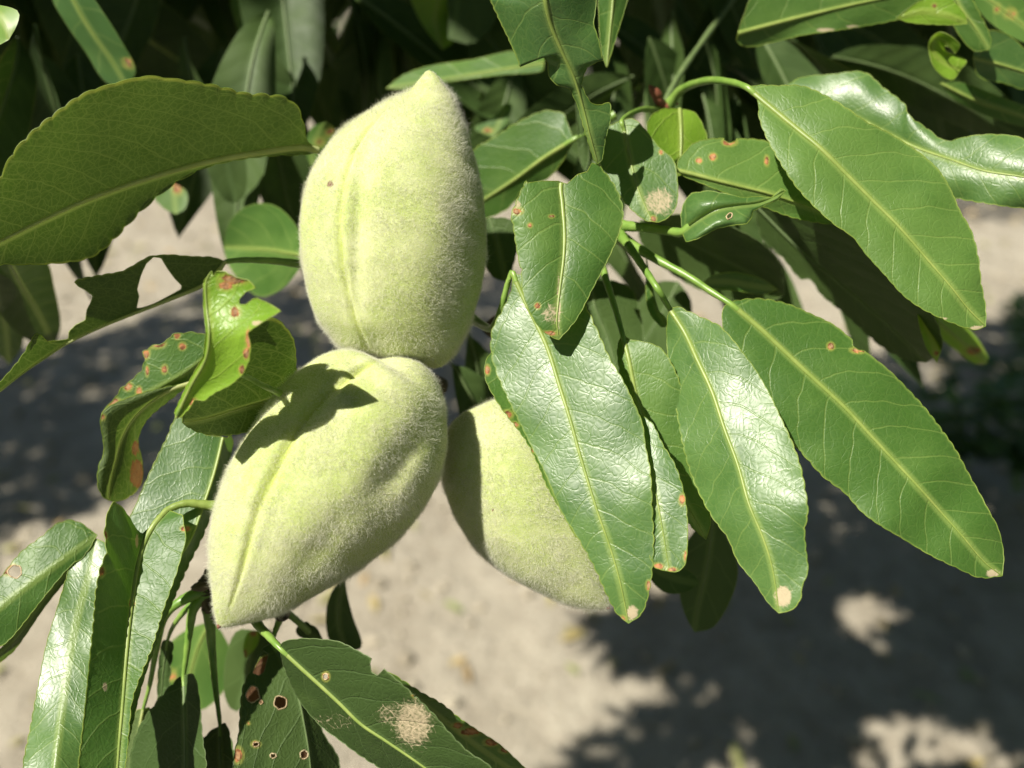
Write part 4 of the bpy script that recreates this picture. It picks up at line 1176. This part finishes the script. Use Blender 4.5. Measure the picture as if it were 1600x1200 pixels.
leaf(fan, [(1115,800,26),(1110,850,28),(1102,900,30),(1090,950,32),(1085,988,33)], [(1135,840),(1153,885),(1145,930),(1115,980)], [(1085,830),(1063,870),(1062,930),(1072,965)], mat='dull', lo=True, rib=0.25)
leaf(fan, [(1010,880,22),(1035,895,22),(1060,905,22),(1092,912,22)], [(1030,880),(1062,885),(1085,898)], [(1016,905),(1040,926),(1070,926)], mat='dull', lo=True, rib=0.0)
leaf(fan, [(1010,400,20),(1018,440,20),(1028,480,20),(1042,510,19)], [(1022,475),(1042,500)], [(1012,480),(1032,510)], mat='upper', rib=0.0, ser=(0.5, 20))
leaf(fan, [(920,430,32),(930,480,32),(950,530,32),(970,600,31)], [(985,450),(1000,490),(1005,540),(990,590)], [(905,470),(915,530),(940,590)], za=2, mat='dull', ser=(1.5, 18), rib=0.3)
leaf(fan, [(897,218,34),(850,247,38),(805,280,42),(756,312,46),(700,345,50)], [(888,198),(880,178),(852,173),(836,178),(800,196),(770,216),(740,234),(700,290)], [(886,240),(870,264),(854,280),(820,292),(805,313),(790,328),(755,342)],
     za=-1, zb=2, mat='upper', ser=(1.5, 22), rib=0.55, pet=[(960,180,34),(930,200,34)], label='slightly blurred sunlit leaf right of the uppermost almond')
leaf(fan, [(850,98,62),(790,108,62),(730,118,62),(670,128,62),(603,138,62)], [(850,82),(800,80),(739,93),(672,103),(631,117)], [(846,111),(783,117),(699,128),(635,139)], za=2.5, zb=-0.5, mat='upper', ser=(0.8, 20), rib=0.3,
     label='slim leaf pointing left behind the tip of the uppermost almond')
leaf(fan, [(960,-30,18),(956,20,18),(952,60,17),(948,106,16)], [(985,-20),(979,5),(963,57)], [(938,-20),(936,30),(940,80)], za=2, mat='upper', ser=(0.8, 20), rib=0.3)
leaf(fan, [(905,130,30),(908,180,32),(912,230,34),(915,270,35)], [(912,140),(918,200),(920,250)], [(900,140),(902,200),(906,250)], mat='dull', rib=0.0, ser=(0, 20))
leaf(fan, [(765,340,30),(775,370,30),(782,400,30),(790,440,30)], [(800,345),(808,380),(800,420)], [(750,350),(752,400),(770,432)], mat='dull', rib=0.2, ser=(1.2, 16))
leaf(fan, [(790,160,70),(780,190,70),(770,215,70)], [(800,165),(790,195)], [(770,185),(740,200)], mat='upper', lo=True, rib=0.0, rust=[(762,204,8,4)])
leaf(top, [(1153,52,34),(1237,30,34),(1320,10,33),(1420,-12,32),(1520,-40,32)], [(1160,30),(1185,-20),(1280,-60),(1400,-70)], [(1152,66),(1170,73),(1203,67),(1253,55),(1303,48),(1353,40),(1403,30),(1450,14)], za=-2, zb=2, mat='upper', ser=(1.0, 22), rib=0.45,
     rust=[], pale=[(1290,47,18,4),(1332,42,12,3)], label='broad leaf across the top edge at upper right')
leaf(top, [(1400,28,26),(1440,18,25),(1480,24,24),(1512,37,24)], [(1437,2),(1477,-6),(1506,20)], [(1420,35),(1453,38),(1490,39)], za=-1, zb=1, mat='young', ser=(0.8, 18), rib=0.0, rust=[(1460,9,4)])
leaf(top, [(1480,-30,30),(1500,10,30),(1525,45,30),(1546,78,30)], [(1505,-20),(1530,20),(1548,60)], [(1470,-10),(1490,40),(1520,78)], za=-1, zb=2, mat='upper', ser=(1.0, 18), rib=0.3)
leaf(top, [(1500,110,30),(1470,95,29),(1455,75,28),(1462,60,27),(1480,70,26),(1492,84,26)], [(1510,95),(1490,85),(1478,80),(1476,72),(1484,74)], [(1488,125),(1468,115),(1455,95),(1452,65),(1470,50),(1500,70)], mat='young', rib=0.0, ser=(0.5, 14), wave=1.5, zb=-3,
     label='little curled leaf knot in the upper right corner')
leaf(top, [(1520,90,34),(1560,100,34),(1600,112,34),(1660,130,34)], [(1535,50),(1570,52),(1600,75),(1640,110)], [(1530,120),(1570,130),(1600,140),(1640,140)], za=-2, zb=2, mat='glossy', rib=0.3, ser=(1.0, 20))
leaf(top, [(1470,130,42),(1520,155,42),(1570,172,42),(1640,195,42)], [(1500,128),(1560,150),(1610,170)], [(1490,155),(1540,180),(1600,198)], za=-1, zb=2, mat='upper', lo=True, rib=0.3)
leaf(hang, [(1520,-20,44),(1560,10,44),(1600,40,44),(1650,80,44)], [(1550,-30),(1600,0),(1640,50)], [(1525,10),(1560,45),(1610,70)], mat='upper', lo=True, rib=0.3, rust=[(1558,15,6),(1580,22,10,7)], label='green leaf with orange flecks in the upper right corner')
leaf(hang, [(100,-30,44),(125,20,46),(150,60,48),(175,95,50),(198,135,52)], [(80,-10),(103,37),(133,80),(165,128)], [(135,-15),(165,25),(190,65),(212,110)], za=2, zb=-2, mat='glossy', lo=True, rib=0.3, rust=[(201,98,8)], label='pale blurred leaf pointing down at upper left')
leaf(hang, [(-30,0,-6),(-5,20,-8),(10,40,-9),(14,62,-9)], [(0,8),(18,12),(30,20),(26,40)], [(-20,40),(-5,70)], mat='young', rib=0.0, lo=True)
leaf(hang, [(690,-40,80),(685,0,84),(680,35,88),(692,78,90)], [(710,-20),(706,20),(712,60)], [(640,-20),(650,20),(668,50)], za=2, mat='young', lo=True, rib=0.0, label='green blurred leaf at the top edge above the uppermost almond')
leaf(hang, [(730,-40,84),(715,0,84),(712,30,85),(700,60,86)], [(770,-20),(775,30),(740,68)], [(700,-20),(700,20)], mat='dull', lo=True, rib=0.0)
leaf(hang, [(10,400,25),(30,440,42),(60,490,60),(85,540,78)], [(70,405),(85,450),(95,510)], [(-30,430),(0,490),(40,530)], mat='dull', lo=True, rib=0.2, label='dark blurred leaf at the left edge above the chewed leaf')
leaf(hang, [(-20,420,30),(0,470,48),(10,520,68),(15,570,88)], [(20,440),(35,490),(35,540)], [(-40,450),(-30,520)], mat='dull', lo=True, rib=0.2)
leaf(hang, [(345,230,60),(355,260,62),(362,290,64),(366,318,66)], [(378,235),(386,270),(382,305)], [(322,245),(328,275),(350,312)], mat='dull', lo=True, rib=0.0)
leaf(hang, [(270,285,66),(272,305,66),(275,335,66)], [(292,300),(290,325)], [(240,305),(255,325)], mat='upper', lo=True, rib=0.0, rust=[(278,292,8,12)])
leaf(hang, [(510,190,60),(500,205,62),(490,225,64),(488,262,66)], [(522,200),(515,235)], [(486,200),(478,240)], mat='upper', lo=True, rib=0.0, rust=[(516,205,7),(500,222,7)])
leaf(hang, [(180,20,100),(230,60,112),(280,95,124),(330,135,136)], [(240,0),(300,40),(345,100)], [(180,60),(225,110),(280,140)], mat='dull', lo=True, rib=0.9, rib_mat='midrib', label='dark blurred leaf with pale midrib at upper left')
leaf(hang, [(370,-30,100),(385,30,102),(398,90,104),(415,150,106)], [(400,-20),(415,40),(428,110)], [(360,0),(375,60),(388,120)], mat='upper', lo=True, rib=0.0, label='greyish blurred narrow leaf at the top edge left of the uppermost almond')
leaf(hang, [(440,0,110),(450,20,110),(456,40,110),(460,58,110)], [(455,10),(462,40)], [(440,15),(448,40)], mat='glossy', lo=True, rib=0.0)

# ---- shaded leaves filling the space behind: three shapes, each leaf an object of its own
def leaf_shape(k):
    r = np.random.default_rng(90 + k)
    nt, ns = 22, 4
    t = np.linspace(0, 1, nt)
    Ln = 1.0; wd = 0.125 + 0.02 * k
    w = wd * np.sin(np.pi * np.clip(t, 0.0, 1) ** 0.9) ** 0.8
    cz = -0.18 * t ** 2 + 0.03 * np.sin(6 * t + k)
    cx = 0.05 * (k - 1) * t ** 2
    rows = []
    for s in np.linspace(-1, 1, 2 * ns + 1):
        rows.append(np.stack([cx + w * s, t * Ln, cz + 0.35 * np.abs(s) * w + 0.012 * np.sin(14 * t + s + k) * np.abs(s)], -1))
    V = np.stack(rows, 1)
    nc = 2 * ns + 1
    i = np.arange(nt - 1)[:, None] * nc; j = np.arange(nc - 1)[None]
    F = np.stack([i + j, i + j + 1, i + nc + j + 1, i + nc + j], -1).reshape(-1, 4)
    uv = np.stack([np.repeat(t * 75, nc), np.tile(np.linspace(-1, 1, nc), nt) * np.repeat(w, nc) * 75], -1)
    ed = np.tile(np.abs(np.linspace(-1, 1, nc)), nt)
    return V.reshape(-1, 3), F, uv, ed, np.stack([cx, t, cz + 0.004], -1)
protos = []
for k in range(3):
    V, F, uv, ed, cl = leaf_shape(k)
    me_o = mesh_obj('leaf', V, F, MAT['dull_soft'], None, (0, 0, 0), uv=uv, attrs={'edge': ed, 'rust': np.zeros(len(V)), 'pale': np.zeros(len(V))})
    Vv, Fv = tube(cl, np.linspace(0.008, 0.002, len(cl)), 6)
    ri = mesh_obj('midrib', Vv, Fv, MAT['midrib_shade'], None, (0, 0, 0))
    protos.append((me_o.data, ri.data))
    bpy.data.objects.remove(me_o); bpy.data.objects.remove(ri)
from mathutils import Matrix, Vector
HANG_O = ORIGIN[hang.name]
def filler(px, py, z, ang, tilt, size, k):
    P = W(px, py, z)
    # hanging direction in the picture, then tipped in depth
    a = math.radians(ang)
    d = math.cos(a) * RIGHT - math.sin(a) * UP + math.sin(math.radians(tilt)) * FWD
    d /= np.linalg.norm(d)
    nrm = -FWD * 0.5 + UP * 0.7 + 0.5 * np.array([random.gauss(0, 1), random.gauss(0, 1), random.gauss(0, 1)])
    x = np.cross(d, nrm); x /= np.linalg.norm(x)
    zax = np.cross(x, d)
    s = size
    M = Matrix(((x[0]*s, d[0]*s, zax[0]*s, P[0]-HANG_O[0]), (x[1]*s, d[1]*s, zax[1]*s, P[1]-HANG_O[1]), (x[2]*s, d[2]*s, zax[2]*s, P[2]-HANG_O[2]), (0, 0, 0, 1)))
    o = bpy.data.objects.new('leaf', protos[k][0]); col.objects.link(o)
    o.parent = hang; o.matrix_local = M
    r = bpy.data.objects.new('midrib', protos[k][1]); col.objects.link(r)
    r.parent = o
for k in range(170):
    u = random.random()
    if u < 0.55:
        px, py = random.uniform(-120, 640), random.uniform(-240, 30)
    elif u < 0.75:
        px, py = random.uniform(640, 1000), random.uniform(-240, 40)
    else:
        px, py = random.uniform(960, 1560), random.uniform(-200, 60)
    z = random.uniform(90, 330)
    filler(px, py - z * 0.15, z, random.gauss(80, 32), random.uniform(-30, 35), random.uniform(0.055, 0.085), k % 3)
for (px, py, z, ang) in [(20, 60, 60, 85), (-30, 110, 70, 80), (60, 90, 80, 70), (70, 40, 62, 95), (0, 150, 90, 75), (120, 90, 90, 80), (390, 60, 80, 75), (350, 80, 95, 100), (300, 60, 90, 80), (420, 20, 75, 100),
                         (1010, 60, 75, 60), (1060, 20, 80, 100), (1100, 60, 70, 80), (990, 120, 70, 150), (1130, 100, 80, 40), (1180, 60, 75, 60), (1230, 70, 72, 20), (1300, 90, 72, 15), (1380, 80, 75, 20),
                         (1090, 150, 75, 70), (1150, 150, 80, 95), (1120, 330, 80, 60), (1040, 100, 90, 130), (960, 140, 75, 100), (860, 150, 90, 110), (800, 110, 95, 100), (750, 130, 100, 95), (1200, 330, 75, 50), (1260, 300, 80, 60), (930, 250, 70, 80), (700, 570, 48, 60), (730, 520, 50, 80)]:
    filler(px, py, z, ang, random.uniform(-20, 20), random.uniform(0.045, 0.07), random.randrange(3))

# the inner foliage of the same tree, a dim mass behind the hanging leaves
n = 26000
px = rng.uniform(-300, 1900, n); py = rng.uniform(-700, 330, n)
lim = np.interp(px, [-300, 0, 200, 330, 470, 500, 620, 760, 1000, 1200, 1600, 1900], [330, 290, 155, 150, 185, 90, 70, 190, 200, 300, 310, 310])
zz = 260 + 1300 * rng.uniform(size=n) ** 1.4
P = W(px, py, zz)
e = P - np.array([0, 0, 0.075])
_, ey, _ = proj(e)
X, Y, _ = proj(ground_hit(P))
inf = (X > -60) & (X < 1660) & (Y > 0) & (Y < 1260)
keep = (ey < lim - 8) & (~inf | shade_ok(X, Y)) & (P[:, 2] > 0.5)
P = P[keep][:8000]; m = len(P)
V, F = leaf_swarm(P, np.stack([rng.normal(0, 0.45, m), rng.normal(0, 0.45, m), rng.uniform(-1.1, -0.2, m)], -1),
                  np.array([0, -0.3, 0.6]) + rng.normal(0, 0.5, (m, 3)), rng.uniform(0.055, 0.085, m), rng.uniform(0.018, 0.028, m))
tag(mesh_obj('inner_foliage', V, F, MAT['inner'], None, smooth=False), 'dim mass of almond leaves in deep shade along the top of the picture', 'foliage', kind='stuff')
